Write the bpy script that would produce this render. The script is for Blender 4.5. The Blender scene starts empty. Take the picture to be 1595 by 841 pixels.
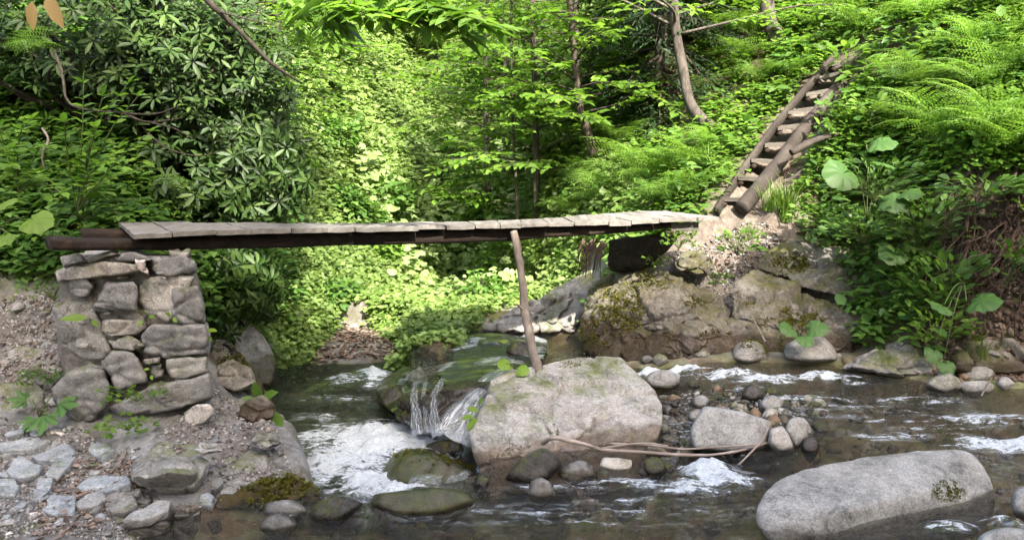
import bpy, bmesh, math
import numpy as np
from mathutils import Vector, Matrix
S = bpy.context.scene
C = S.collection
R = math.radians
rng = np.random.default_rng(7)

# ------------------------------------------------------------------ camera, world, sun, exposure
CAM_H = 1.9
F_PX = 1228.0
TH = math.atan((420.5 - 180.0) / F_PX)
CT, ST = math.cos(TH), math.sin(TH)
cam = bpy.data.cameras.new("camera")
cam.sensor_width = 36.0
cam.lens = 36.0 * F_PX / 1595.0
cam.clip_start = 0.05
cam.clip_end = 400.0
co = bpy.data.objects.new("camera", cam)
co.location = (0, 0, CAM_H)
co.rotation_euler = (math.pi / 2 - TH, 0, 0)
C.objects.link(co)
S.camera = co

SUN_EL, SUN_DIR = R(43), np.array([0.37, -0.929])      # horizontal direction towards the sun
w = bpy.data.worlds.new("World")
S.world = w
w.use_nodes = True
wn = w.node_tree.nodes
sky = wn.new("ShaderNodeTexSky")
sky.sky_type = 'NISHITA'
sky.sun_disc = False
sky.sun_elevation = SUN_EL
sky.sun_rotation = math.atan2(SUN_DIR[0], SUN_DIR[1])
sky.air_density = 1.0
sky.dust_density = 6.0
sky.ozone_density = 0.2
bg = wn["Background"]
bg.inputs[1].default_value = 0.15
w.node_tree.links.new(sky.outputs[0], bg.inputs[0])
sl = bpy.data.lights.new("sun", 'SUN')
sl.energy = 3.5
sl.angle = R(1.0)
sl.color = (1.0, 0.95, 0.86)
so = bpy.data.objects.new("sun", sl)
sd = Vector((SUN_DIR[0] * math.cos(SUN_EL), SUN_DIR[1] * math.cos(SUN_EL), math.sin(SUN_EL)))
so.rotation_euler = sd.to_track_quat('Z', 'Y').to_euler()
so.location = sd * 60
C.objects.link(so)
S.view_settings.view_transform = 'Standard'
S.view_settings.look = 'None'
S.view_settings.exposure = 2.6
S.view_settings.gamma = 1.0
S.view_settings.use_curve_mapping = False
S.render.engine = 'CYCLES'
cy = S.cycles
cy.use_denoising = True
cy.max_bounces = 6
cy.diffuse_bounces = 4
cy.glossy_bounces = 3
cy.transmission_bounces = 3
cy.transparent_max_bounces = 8
cy.caustics_reflective = False
cy.caustics_refractive = False
cy.sample_clamp_indirect = 4.0
cy.use_adaptive_sampling = True
cy.adaptive_threshold = 0.01

# ------------------------------------------------------------------ measuring helpers (photo pixel + distance -> real place)
def P(px, py, d):
    u = (px - 797.5) / F_PX; v = (420.5 - py) / F_PX
    k = d / (CT + v * ST)
    return np.array([u * k, d, CAM_H + k * (-ST + v * CT)])

def G(px, py, z=0.0):
    u = (px - 797.5) / F_PX; v = (420.5 - py) / F_PX
    k = (z - CAM_H) / (-ST + v * CT)
    return np.array([u * k, k * (CT + v * ST), z])

def unit(a):
    a = np.asarray(a, float)
    return a / (np.linalg.norm(a, axis=-1, keepdims=True) + 1e-9)

def _h(ix, iy, iz):
    h = (ix * 374761393 + iy * 668265263 + iz * 2147483647 + 12345) & 0xffffffff
    h = ((h ^ (h >> 13)) * 1274126177) & 0xffffffff
    h = ((h ^ (h >> 15)) * 2246822519) & 0xffffffff
    return ((h ^ (h >> 16)) & 0xffffff) / float(0xffffff)

def vnoise(p):
    p = np.asarray(p, float)
    i = np.floor(p).astype(np.int64); f = p - i
    f = f * f * (3 - 2 * f)
    r = 0
    for dx in (0, 1):
        for dy in (0, 1):
            for dz in (0, 1):
                wgt = (f[:, 0] if dx else 1 - f[:, 0]) * (f[:, 1] if dy else 1 - f[:, 1]) * (f[:, 2] if dz else 1 - f[:, 2])
                r = r + wgt * _h(i[:, 0] + dx, i[:, 1] + dy, i[:, 2] + dz)
    return r * 2 - 1

def fbm(p, octv=4, gain=0.5, ridge=False):
    p = np.asarray(p, float); a = 1.0; r = 0; t = 0
    for o in range(octv):
        n = vnoise(p * (2.03 ** o) + 17.3 * o)
        if ridge: n = 1 - 2 * np.abs(n)
        r = r + a * n; t += a; a *= gain
    return r / t

def sstep(a, b, x):
    t = np.clip((x - a) / (b - a), 0, 1)
    return t * t * (3 - 2 * t)

# ------------------------------------------------------------------ mesh builder
class MB:
    def __init__(s): s.v = []; s.f = []; s.n = 0
    def add(s, v, faces):
        v = np.asarray(v, float)
        s.v.append(v); s.f += [(np.asarray(f, dtype=np.int64) + s.n) for f in faces]; s.n += len(v)
    def build(s, name, mat, parent=None, smooth=False, attrs=None):
        v = np.concatenate(s.v) if s.v else np.zeros((0, 3))
        return mesh_obj(name, v, s.f, mat, parent, smooth, attrs)

def mesh_data(name, v, facegroups, mat, smooth=False, attrs=None):
    me = bpy.data.meshes.new(name)
    me.vertices.add(len(v)); me.vertices.foreach_set('co', np.asarray(v, np.float32).ravel())
    loops = []; starts = []; o = 0
    for g in facegroups:
        k = g.shape[1]; loops.append(g.ravel())
        starts.append(o + np.arange(len(g)) * k); o += g.size
    if loops:
        L = np.concatenate(loops); st = np.concatenate(starts)
        me.loops.add(len(L)); me.loops.foreach_set('vertex_index', L.astype(np.int32))
        me.polygons.add(len(st)); me.polygons.foreach_set('loop_start', st.astype(np.int32))
        if smooth: me.polygons.foreach_set('use_smooth', np.ones(len(st), bool))
    for k, a in (attrs or {}).items():
        at = me.attributes.new(k, 'FLOAT', 'POINT'); at.data.foreach_set('value', np.asarray(a, np.float32))
    me.update(calc_edges=True)
    if mat: me.materials.append(mat)
    return me

def mesh_obj(name, v, facegroups, mat, parent=None, smooth=False, attrs=None):
    o = bpy.data.objects.new(name, mesh_data(name, v, facegroups, mat, smooth, attrs))
    C.objects.link(o)
    if parent: o.parent = parent
    return o

def tag(o, label=None, cat=None, group=None, kind=None):
    if label: o['label'] = label
    if cat: o['category'] = cat
    if group: o['group'] = group
    if kind: o['kind'] = kind
    return o

def empty(name, loc=(0, 0, 0), label=None, cat=None, group=None):
    o = bpy.data.objects.new(name, None); o.empty_display_size = 0.1
    o.location = [float(q) for q in loc]; C.objects.link(o)
    return tag(o, label, cat, group)

def part(name, mb, mat, root, smooth=True):
    """mb holds world coordinates; the part is parented to the thing's Empty"""
    o = mb.build(name, mat, None, smooth)
    if root is not None:
        loc = np.array(root.location)
        me = o.data; a = np.empty(len(me.vertices) * 3, np.float32); me.vertices.foreach_get('co', a)
        a = a.reshape(-1, 3) - loc.astype(np.float32)
        me.vertices.foreach_set('co', a.ravel()); me.update()
        o.parent = root
    return o

# ------------------------------------------------------------------ tubes
def catmull(pts, n):
    pts = np.asarray(pts, float)
    if len(pts) < 3: 
        t = np.linspace(0, 1, n)[:, None]; return pts[0] * (1 - t) + pts[-1] * t
    q = np.vstack([2 * pts[0] - pts[1], pts, 2 * pts[-1] - pts[-2]])
    m = len(pts) - 1; t = np.linspace(0, m - 1e-6, n); i = t.astype(int); f = (t - i)[:, None]
    a, b, c, d = q[i], q[i + 1], q[i + 2], q[i + 3]
    return 0.5 * (2 * b + (c - a) * f + (2 * a - 5 * b + 4 * c - d) * f ** 2 + (3 * b - a - 3 * c + d) * f ** 3)

def tube(mb, pts, r0, r1=None, n=None, sides=8, rough=0.0, seed=0, cap=True, square=False, sx=1.0):
    pts = np.asarray(pts, float)
    r1 = r0 if r1 is None else r1
    n = n or max(2, 4 * len(pts))
    c = catmull(pts, n)
    t = unit(np.gradient(c, axis=0))
    up = np.array([0, 0, 1.0]) if abs(t[0, 2]) < 0.9 else np.array([0, 1.0, 0])
    X = unit(np.cross(t, up)); Y = unit(np.cross(X, t))
    r = np.linspace(r0, r1, n)
    an = np.linspace(0, 2 * math.pi, sides, endpoint=False)
    ca, sa = np.cos(an), np.sin(an)
    if square:
        m = np.maximum(abs(ca), abs(sa)) ** 0.8; ca, sa = ca / m, sa / m
    v = c[:, None] + (X[:, None] * ca[None, :, None] * sx + Y[:, None] * sa[None, :, None]) * r[:, None, None]
    if rough:
        dirv = v - c[:, None]
        k = fbm((v.reshape(-1, 3) + seed * 3.1) * np.array([1, 1, 1]) / (r0 * 2.2), 3).reshape(v.shape[:2])
        v = v + dirv * (k * rough)[:, :, None]
    v = v.reshape(-1, 3)
    i = np.arange(n - 1)[:, None] * sides; j = np.arange(sides)[None]; j2 = (j + 1) % sides
    q = np.stack([i + j, i + j2, i + sides + j2, i + sides + j], -1).reshape(-1, 4)
    fs = [q]
    if cap:
        v = np.vstack([v, c[0], c[-1]]); a, b = n * sides, n * sides + 1
        jj = np.arange(sides); k2 = (jj + 1) % sides
        fs.append(np.stack([np.full(sides, a), k2, jj], -1))
        fs.append(np.stack([np.full(sides, b), (n - 1) * sides + jj, (n - 1) * sides + k2], -1))
    mb.add(v, fs)

# ------------------------------------------------------------------ leaves
def template(kind):
    if kind == 'far':      # small folded leaf
        v = [(0, 0, 0), (.36, .42, .10), (0, 1, -.05), (-.36, .45, .10)]
        return np.array(v), [np.array([[0, 1, 2], [0, 2, 3]])]
    if kind == 'oval':
        v = [(0, 0, 0), (0, .5, .0), (0, 1, -.10), (-.25, .28, .06), (-.22, .68, .04), (.25, .28, .06), (.22, .68, .04)]
        return np.array(v), [np.array([[0, 1, 4, 3], [0, 5, 6, 1]]), np.array([[1, 2, 4], [1, 6, 2]])]
    if kind == 'long':     # rhododendron / willow shape
        v = [(0, 0, 0), (0, .5, .03), (0, 1, -.14), (-.09, .25, .05), (-.125, .66, .03), (.09, .25, .05), (.125, .66, .03)]
        return np.array(v), [np.array([[0, 1, 4, 3], [0, 5, 6, 1]]), np.array([[1, 2, 4], [1, 6, 2]])]
    if kind == 'serrate':
        ys = np.linspace(0, 1, 9); wd = .19 * np.sin(np.pi * ys ** .8) ** .8
        wd[0] = 0; wd[-1] = 0
        mid = [(0, y, -.12 * y * y) for y in ys]
        L = []; Rr = []
        for i, y in enumerate(ys):
            L.append((-wd[i] * (1.0 if i % 2 else .86), y + .03, .05 * math.sin(math.pi * y) - .12 * y * y))
            Rr.append((wd[i] * (1.0 if i % 2 else .86), y + .03, .05 * math.sin(math.pi * y) - .12 * y * y))
        v = np.array(mid + L + Rr); n = 9; q = []
        for i in range(n - 1):
            q.append((i, i + 1, n + i + 1, n + i)); q.append((i, 2 * n + i, 2 * n + i + 1, i + 1))
        return v, [np.array(q)]
    if kind in ('heart', 'round'):
        n = 30; a = np.linspace(-.5 * math.pi + .12, 1.5 * math.pi - .12, n)
        rr = 1 - .45 * np.exp(-((np.abs(a - .5 * math.pi) - math.pi) / .35) ** 2)
        if kind == 'heart': rr = rr * (1 + .16 * np.maximum(0, np.sin(a)) ** 6) * (1 + .03 * np.cos(a * 14))
        else: rr = rr * (1 + .02 * np.cos(a * 12))
        ring = np.stack([np.cos(a) * rr * .5, np.sin(a) * rr * .5, .030 * np.cos(a * 9) + .03 * np.cos(a * 4) - .10 + .05 * np.cos(a * 2)], -1)
        mid = ring * np.array([.55, .55, 0]) + np.array([0, 0, .015]) + np.stack([0 * a, 0 * a, .022 * np.cos(a * 9)], -1)
        v = np.vstack([[(0, 0, -.02)], mid, ring]) + np.array([0, .42, 0])
        i = np.arange(n - 1)
        return v, [np.stack([0 * i, 1 + i, 2 + i], -1), np.stack([1 + i, 1 + n + i, 2 + n + i, 2 + i], -1)]
    if kind == 'palmate':  # five toothed lobes
        lob = [(-2.35, .62), (-1.25, .88), (0, 1.0), (1.25, .88), (2.35, .62)]
        pts = []
        for k, (a0, r0) in enumerate(lob):
            for da, q in ((-.42, .60), (-.28, .78), (-.24, .72), (-.12, .93), (0, 1.0), (.12, .93), (.24, .72), (.28, .78), (.42, .60)):
                a = a0 * .62 + da * .75; pts.append((math.sin(a) * r0 * q * .62, math.cos(a) * r0 * q * .62, .04 * math.cos(da * 7) - .06 * q))
            if k < 4:
                a = (a0 + lob[k + 1][0]) / 2 * .62; pts.append((math.sin(a) * .27, math.cos(a) * .27, .03))
        ring = np.array(pts); n = len(ring)
        v = np.vstack([[(0, 0, 0)], ring]) + np.array([0, .15, 0])
        i = np.arange(n - 1)
        return v, [np.stack([0 * i, 2 + i, 1 + i], -1)]
    if kind == 'blade':
        v = [(-.012, 0, 0), (.012, 0, 0), (.012, .35, .10), (-.012, .35, .10), (.009, .7, .10), (-.009, .7, .10), (0, 1, -.02)]
        return np.array(v), [np.array([[0, 1, 2, 3], [3, 2, 4, 5]]), np.array([[5, 4, 6]])]

TPL = {k: template(k) for k in ('far', 'oval', 'long', 'serrate', 'heart', 'round', 'palmate', 'blade')}

def leaves(mb, kind, pos, ydir, znor, size, wid=1.0):
    tv, tf = TPL[kind]
    pos = np.asarray(pos, float); N = len(pos)
    if N == 0: return
    Y = unit(ydir); Z = np.asarray(znor, float); Z = unit(Z - (Z * Y).sum(-1, keepdims=True) * Y); X = np.cross(Y, Z)
    size = np.broadcast_to(np.asarray(size, float), (N,)); wid = np.broadcast_to(np.asarray(wid, float), (N,))
    T = tv[None] * size[:, None, None]
    v = pos[:, None] + X[:, None] * (T[..., 0:1] * wid[:, None, None]) + Y[:, None] * T[..., 1:2] + Z[:, None] * T[..., 2:3]
    off = (np.arange(N) * len(tv))[:, None, None]
    mb.add(v.reshape(-1, 3), [(f[None] + off).reshape(-1, f.shape[1]) for f in tf])

def rdir(n, zbias=0.0, zs=1.0):
    a = rng.normal(size=(n, 3)); a[:, 2] = a[:, 2] * zs
    a = unit(a); a[:, 2] += zbias
    return unit(a)

# ------------------------------------------------------------------ materials
def newmat(name):
    m = bpy.data.materials.new(name); m.use_nodes = True
    nt = m.node_tree; nt.nodes.clear()
    return m, nt, nt.nodes, nt.links

class NT:
    def __init__(s, name):
        s.m, s.nt, s.n, s.l = newmat(name)
        s.out = s.n.new('ShaderNodeOutputMaterial')
        s.tc = s.n.new('ShaderNodeTexCoord'); s.geo = s.n.new('ShaderNodeNewGeometry')
    def link(s, a, b): s.l.new(a, b)
    def noise(s, scale, detail=4, rough=.55, dist=0, vec=None, stretch=None):
        nd = s.n.new('ShaderNodeTexNoise'); nd.inputs['Scale'].default_value = scale; nd.inputs['Detail'].default_value = detail
        nd.inputs['Roughness'].default_value = rough; nd.inputs['Distortion'].default_value = dist
        src = vec or s.geo.outputs['Position']
        if stretch:
            mp = s.n.new('ShaderNodeMapping'); mp.inputs['Scale'].default_value = stretch[0]; mp.inputs['Rotation'].default_value = stretch[1]
            s.link(src, mp.inputs['Vector']); src = mp.outputs[0]
        s.link(src, nd.inputs['Vector'])
        return nd.outputs['Fac']
    def voro(s, scale, feature='F1', out='Distance', vec=None, stretch=None):
        nd = s.n.new('ShaderNodeTexVoronoi'); nd.feature = feature; nd.inputs['Scale'].default_value = scale
        src = vec or s.geo.outputs['Position']
        if stretch:
            mp = s.n.new('ShaderNodeMapping'); mp.inputs['Scale'].default_value = stretch[0]; mp.inputs['Rotation'].default_value = stretch[1]
            s.link(src, mp.inputs['Vector']); src = mp.outputs[0]
        s.link(src, nd.inputs['Vector'])
        return nd.outputs[out]
    def ramp(s, fac, stops, interp='LINEAR'):
        nd = s.n.new('ShaderNodeValToRGB'); cr = nd.color_ramp; cr.interpolation = interp
        while len(cr.elements) < len(stops): cr.elements.new(0.5)
        for e, (p, c) in zip(cr.elements, stops):
            e.position = p; e.color = (*c, 1) if not isinstance(c, (int, float)) else (c, c, c, 1)
        s.link(fac, nd.inputs[0]); return nd.outputs[0]
    def mix(s, fac, a, b, mode='MIX'):
        nd = s.n.new('ShaderNodeMix'); nd.data_type = 'RGBA'; nd.blend_type = mode
        s._in(nd.inputs[0], fac); s._in(nd.inputs[6], a); s._in(nd.inputs[7], b)
        return nd.outputs[2]
    def _in(s, sock, v):
        if isinstance(v, bpy.types.NodeSocket): s.link(v, sock)
        elif isinstance(v, (int, float)): 
            sock.default_value = v if sock.type == 'VALUE' else (v, v, v, 1)
        else: sock.default_value = (*v, 1) if len(v) == 3 else v
    def math(s, op, a, b=0.0, c=None, clamp=False):
        nd = s.n.new('ShaderNodeMath'); nd.operation = op; nd.use_clamp = clamp
        s._in(nd.inputs[0], a); s._in(nd.inputs[1], b)
        if c is not None: s._in(nd.inputs[2], c)
        return nd.outputs[0]
    def attr(s, name):
        nd = s.n.new('ShaderNodeAttribute'); nd.attribute_name = name; return nd.outputs['Fac']
    def xyz(s, src=None):
        nd = s.n.new('ShaderNodeSeparateXYZ'); s.link(src or s.geo.outputs['Position'], nd.inputs[0]); return nd.outputs
    def bump(s, h, strength=.5, dist=.01, nrm=None):
        nd = s.n.new('ShaderNodeBump'); nd.inputs['Strength'].default_value = strength; nd.inputs['Distance'].default_value = dist
        s.link(h, nd.inputs['Height'])
        if nrm: s.link(nrm, nd.inputs['Normal'])
        return nd.outputs[0]
    def bsdf(s, col, rough=.8, nrm=None, spec=.3, metal=0):
        nd = s.n.new('ShaderNodeBsdfPrincipled'); s._in(nd.inputs['Base Color'], col); s._in(nd.inputs['Roughness'], rough)
        s._in(nd.inputs['Specular IOR Level'], spec)
        if nrm: s.link(nrm, nd.inputs['Normal'])
        return nd
    def done(s, shader):
        s.link(shader, s.out.inputs[0]); return s.m

def leaf_mat(name, cols, transl=.35, rough=.45, spec=.35, var=.35, k=1.0):
    cols = [tuple(q * k for q in cc) for cc in cols]
    t = NT(name)
    r = t.geo.outputs['Random Per Island']
    c = t.ramp(r, [(i / max(1, len(cols) - 1), q) for i, q in enumerate(cols)])
    nz = t.noise(1.3, 3)
    k = t.ramp(nz, [(.3, 1 - var), (.7, 1 + var * .5)])
    c = t.mix(1.0, c, k, 'MULTIPLY')
    b = t.bsdf(c, rough, None, spec)
    tr = t.n.new('ShaderNodeBsdfTranslucent')
    c2 = t.mix(1.0, c, (1.2, 1.25, .75), 'MULTIPLY')
    t.link(c2, tr.inputs[0])
    mx = t.n.new('ShaderNodeMixShader'); mx.inputs[0].default_value = transl
    t.link(b.outputs[0], mx.inputs[1]); t.link(tr.outputs[0], mx.inputs[2])
    return t.done(mx.outputs[0])

def rock_mat(name, c1, c2, c3, moss=0.0, wet=None, lichen=0.3, rough=.85, bump=.6, mosscol=(.055, .075, .012), orange=0.0, scale=1.0, wetcol=(.42, .36, .30), crack=.5):
    t = NT(name)
    n1 = t.noise(3.2 * scale, 6, .6); n2 = t.noise(17 * scale, 6, .65); n3 = t.noise(95 * scale, 3, .7)
    c = t.mix(t.ramp(n1, [(.36, 0), (.64, 1)]), c1, c2)
    c = t.mix(t.ramp(n2, [(.42, 0), (.72, .85)]), c, c3)
    c = t.mix(.85, c, t.ramp(n3, [(.30, .45), (.5, 1), (.75, 1.45)]), 'MULTIPLY')
    st = t.noise(6.5 * scale, 9, .78, .4)
    c = t.mix(1.0, c, t.ramp(st, [(.36, .42), (.47, .95), (.62, 1.12)]), 'MULTIPLY')
    c = t.mix(t.ramp(t.noise(1.3, 3), [(.45, 0), (.7, .35)]), c, t.mix(1.0, c, (1.08, .96, .84), 'MULTIPLY'))
    # pits
    vp = t.voro(38 * scale, 'F1'); pit = t.ramp(vp, [(.05, .35), (.16, 1)])
    c = t.mix(t.ramp(n1, [(.5, 0), (.75, .7)]), c, t.mix(1.0, c, pit, 'MULTIPLY'))
    # cracks
    wv = t.n.new('ShaderNodeVectorMath'); wv.operation = 'MULTIPLY_ADD'
    nn = t.n.new('ShaderNodeTexNoise'); nn.inputs['Scale'].default_value = 4 * scale; nn.inputs['Detail'].default_value = 5
    t.link(t.geo.outputs['Position'], nn.inputs['Vector'])
    t.link(nn.outputs['Color'], wv.inputs[0]); wv.inputs[1].default_value = (.5, .5, .5); t.link(t.geo.outputs['Position'], wv.inputs[2])
    cr = t.voro(3.1 * scale, 'DISTANCE_TO_EDGE', 'Distance', wv.outputs[0])
    ck = t.ramp(cr, [(0, .25), (.018, 1)])
    cm = t.ramp(t.noise(2.3 * scale, 2), [(.48, 0), (.62, crack)])
    c = t.mix(cm, c, t.mix(1.0, c, ck, 'MULTIPLY'))
    if lichen:
        li = t.ramp(t.noise(23 * scale, 5, .7), [(.60, 0), (.68, lichen)])
        c = t.mix(li, c, (.52, .51, .46))
    if orange:
        og = t.ramp(t.noise(5.5 * scale, 6, .7, .6), [(.60, 0), (.70, orange)])
        c = t.mix(og, c, (.30, .20, .05))
    ro = rough
    nz = t.xyz(t.geo.outputs['Normal'])[2]
    if moss:
        mn = t.noise(2.1 * scale, 8, .72, .3)
        up = t.math('MULTIPLY_ADD', nz, .12, mn)
        up = t.math('MULTIPLY_ADD', t.math('SUBTRACT', t.noise(26, 6, .75), .5), .42, up)
        mm = t.ramp(up, [(.63 - .24 * moss, 0), (.80 - .24 * moss, .92)])
        mc = t.mix(t.ramp(t.noise(9, 6, .7), [(.35, 0), (.68, 1)]), tuple(q * .75 for q in mosscol), tuple(q * y_ for q, y_ in zip(mosscol, (2.3, 1.9, 2.0))))
        c = t.mix(mm, c, mc)
    h = t.math('ADD', t.math('MULTIPLY', n2, .7), t.math('MULTIPLY', n3, .35))
    h = t.math('ADD', h, t.math('MULTIPLY', pit, .18)); h = t.math('ADD', h, t.math('MULTIPLY', st, .9))
    h = t.math('ADD', h, t.math('MULTIPLY', t.mix(cm, 1.0, ck), .35))
    if moss:
        h = t.math('ADD', h, t.math('MULTIPLY', mm, t.noise(140, 3, .8)))
    if wet is not None:
        z = t.xyz()[2]
        zz = t.math('ADD', z, t.math('MULTIPLY', t.noise(7, 4), -.13))
        wm = t.math('SUBTRACT', 1.0, t.math('MULTIPLY', t.math('SUBTRACT', zz, wet - .065), 22.0, clamp=True), clamp=True)
        c = t.mix(wm, c, t.mix(1.0, c, wetcol, 'MULTIPLY'))
        ro = t.math('SUBTRACT', rough, t.math('MULTIPLY', wm, rough - .16))
    b = t.bsdf(c, ro, t.bump(h, bump, .012), .35)
    return t.done(b.outputs[0])

M = {}
M['rock_tan'] = rock_mat('tan_grey_rock', (.195, .184, .168), (.262, .25, .23), (.34, .326, .302), moss=.12, wet=.03, lichen=.25, orange=.45, bump=.7, wetcol=(.46, .37, .30))
M['rock_grey'] = rock_mat('grey_rock', (.145, .142, .132), (.215, .21, .198), (.29, .285, .27), moss=0, wet=.05, lichen=.25, bump=.5, wetcol=(.32, .30, .28))
M['rock_pier'] = rock_mat('pier_rock', (.15, .145, .13), (.24, .225, .20), (.31, .29, .26), moss=.12, lichen=.35, bump=.7, scale=1.3)
M['rock_pier_b'] = rock_mat('dark_pier_rock', (.105, .10, .095), (.165, .158, .148), (.23, .22, .205), moss=.10, lichen=.25, bump=.7, scale=1.5)
M['rock_pier_c'] = rock_mat('warm_pier_rock', (.17, .15, .125), (.25, .225, .19), (.33, .30, .26), moss=.2, lichen=.4, bump=.8, scale=1.1)
M['rock_corner'] = rock_mat('moss_corner_rock', (.09, .075, .055), (.16, .14, .11), (.22, .2, .17), moss=.85, wet=.05, lichen=.1, bump=1.0, mosscol=(.075, .075, .014), scale=1.6)
M['rock_pale'] = rock_mat('pale_mortar_rock', (.32, .30, .27), (.40, .37, .33), (.46, .42, .38), moss=.15, lichen=.5, bump=1.0, scale=1.6)
M['rock_pink'] = rock_mat('pinkish_rock', (.44, .36, .31), (.50, .42, .38), (.55, .5, .48), lichen=.6)
M['rock_out'] = rock_mat('outcrop_rock', (.075, .066, .054), (.130, .116, .098), (.20, .185, .162), moss=.42, wet=.22, lichen=.35, bump=.9, scale=.9, mosscol=(.05, .055, .010), wetcol=(.33, .24, .16))
M['rock_slab'] = rock_mat('blue_grey_slab', (.15, .165, .175), (.22, .235, .245), (.30, .31, .315), moss=.05, lichen=.2, bump=.5, orange=.2, wet=-.02)
M['rock_moss'] = rock_mat('mossy_rock', (.030, .026, .020), (.06, .05, .038), (.09, .078, .06), moss=.78, wet=.9, lichen=0, bump=.5, mosscol=(.032, .045, .008), wetcol=(.72, .70, .6), scale=1.2)
def slab_mat():
    t = NT('water_polished_moss'); ro = (0, 0, R(-42))
    s1 = t.noise(1.0, 6, .62, .5, None, ((2.2, 15, 9), ro)); s2 = t.noise(1.0, 4, .6, .2, None, ((5, 60, 30), ro)); n = t.noise(2.6, 6, .7)
    c = t.ramp(s1, [(.30, (.006, .006, .005)), (.48, (.016, .019, .007)), (.58, (.042, .062, .010)), (.72, (.085, .12, .016))])
    c = t.mix(t.ramp(n, [(.44, 0), (.60, .9)]), c, (.010, .010, .009))
    film = t.ramp(t.math('MULTIPLY', s2, t.ramp(t.noise(2.1, 3), [(.42, 0), (.62, 1)])), [(.34, 0), (.62, .75)])
    c = t.mix(film, c, (.42, .45, .48))
    h = t.math('ADD', t.math('MULTIPLY', s1, .8), t.math('MULTIPLY', s2, .5))
    return t.done(t.bsdf(c, .13, t.bump(h, .8, .02), .6).outputs[0])
M['slab'] = slab_mat()
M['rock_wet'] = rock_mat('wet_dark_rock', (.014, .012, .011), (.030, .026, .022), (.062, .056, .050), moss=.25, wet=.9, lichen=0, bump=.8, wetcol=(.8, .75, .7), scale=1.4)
M['rock_bank'] = rock_mat('bank_rock', (.13, .122, .11), (.195, .184, .168), (.28, .268, .25), moss=.28, wet=.0, lichen=.3, bump=.9, orange=.2)

def wood_mat(name, c1, c2, c3, rot=(0, 0, 0), st=(1.2, 26, 26), rough=.85, bump=.7):
    t = NT(name)
    g = t.noise(1.0, 6, .65, .6, t.tc.outputs['Object'], (st, rot))
    g2 = t.noise(2.3, 5, .6)
    c = t.ramp(g, [(.30, c1), (.52, c2), (.75, c3)])
    c = t.mix(t.ramp(g2, [(.4, 0), (.75, .6)]), c, tuple(q * .55 for q in c2))
    r = t.n.new('ShaderNodeObjectInfo')
    c = t.mix(1.0, c, t.ramp(r.outputs['Random'], [(0, .78), (1, 1.18)]), 'MULTIPLY')
    b = t.bsdf(c, rough, t.bump(g, bump, .006), .2)
    return t.done(b.outputs[0])
M['plank'] = wood_mat('weathered_plank', (.085, .077, .066), (.155, .142, .124), (.24, .224, .197), (0, 0, 0), (26, 1.3, 26))
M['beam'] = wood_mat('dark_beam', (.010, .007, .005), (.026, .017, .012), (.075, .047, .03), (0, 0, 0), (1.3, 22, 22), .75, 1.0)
M['rail'] = wood_mat('grey_pole', (.018, .014, .011), (.04, .033, .027), (.085, .072, .06), (0, 0, 0), (3, 3, 3))
M['pole'] = wood_mat('peeled_pole', (.07, .056, .044), (.14, .115, .094), (.25, .22, .185), (0, 0, 0), (14, 14, 2.5))
M['tread'] = wood_mat('old_tread', (.045, .038, .031), (.085, .075, .063), (.15, .135, .115), (0, 0, 0), (1.3, 24, 24))
M['bark'] = wood_mat('bark', (.03, .025, .02), (.075, .063, .052), (.16, .14, .12), (0, 0, 0), (30, 30, 5), .9, 1.0)
M['bark_dark'] = wood_mat('dark_bark', (.02, .016, .012), (.05, .04, .03), (.10, .085, .065), (0, 0, 0), (30, 30, 5), .9, 1.0)
M['stick'] = wood_mat('bleached_stick', (.11, .085, .07), (.20, .16, .135), (.34, .29, .25), (0, 0, 0), (6, 30, 30), .7, .6)
M['root'] = wood_mat('red_brown_root', (.028, .018, .013), (.065, .042, .031), (.14, .10, .078), (0, 0, 0), (30, 30, 4), .85, 1.0)

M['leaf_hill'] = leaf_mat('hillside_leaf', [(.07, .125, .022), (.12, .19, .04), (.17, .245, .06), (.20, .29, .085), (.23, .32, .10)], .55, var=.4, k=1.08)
M['leaf_fresh'] = leaf_mat('fresh_leaf', [(.06, .125, .014), (.10, .19, .024), (.15, .25, .04)], .55, k=1.22)
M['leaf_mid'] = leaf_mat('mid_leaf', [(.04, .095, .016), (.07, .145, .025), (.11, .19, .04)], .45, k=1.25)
M['leaf_dark'] = leaf_mat('dark_leaf', [(.018, .042, .010), (.030, .065, .014), (.05, .10, .022)], .22, .35, .5)
M['leaf_rhodo'] = leaf_mat('leathery_leaf', [(.016, .036, .008), (.028, .058, .012), (.042, .08, .017), (.07, .115, .025)], .25, .5, .25)
M['leaf_fern'] = leaf_mat('fern_leaf', [(.075, .145, .022), (.105, .19, .032), (.145, .235, .05)], .48, k=1.35)
M['leaf_grass'] = leaf_mat('grass_blade', [(.08, .15, .015), (.11, .20, .02), (.15, .24, .04)], .4)
M['leaf_big'] = leaf_mat('broad_leaf', [(.045, .105, .022), (.06, .13, .028), (.08, .16, .036)], .3, .5, .3, .3)
M['leaf_pale'] = leaf_mat('pale_broad_leaf', [(.14, .22, .06), (.19, .27, .09), (.25, .32, .13)], .35, .5, .3, .2)
M['leaf_spruce'] = leaf_mat('spruce_needle', [(.012, .028, .010), (.02, .045, .014)], .1)
M['leaf_dead'] = leaf_mat('dead_leaf', [(.30, .17, .05), (.36, .22, .08), (.42, .33, .17)], .4)
M['litter'] = leaf_mat('leaf_litter', [(.07, .05, .038), (.14, .10, .078), (.25, .20, .16), (.18, .115, .085)], .1, .8, .1)
M['stem'] = leaf_mat('green_stem', [(.08, .12, .03), (.12, .15, .05)], .1)
M['leaf_fg'] = leaf_mat('young_bright_leaf', [(.13, .22, .02), (.17, .27, .03)], .45)

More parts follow.
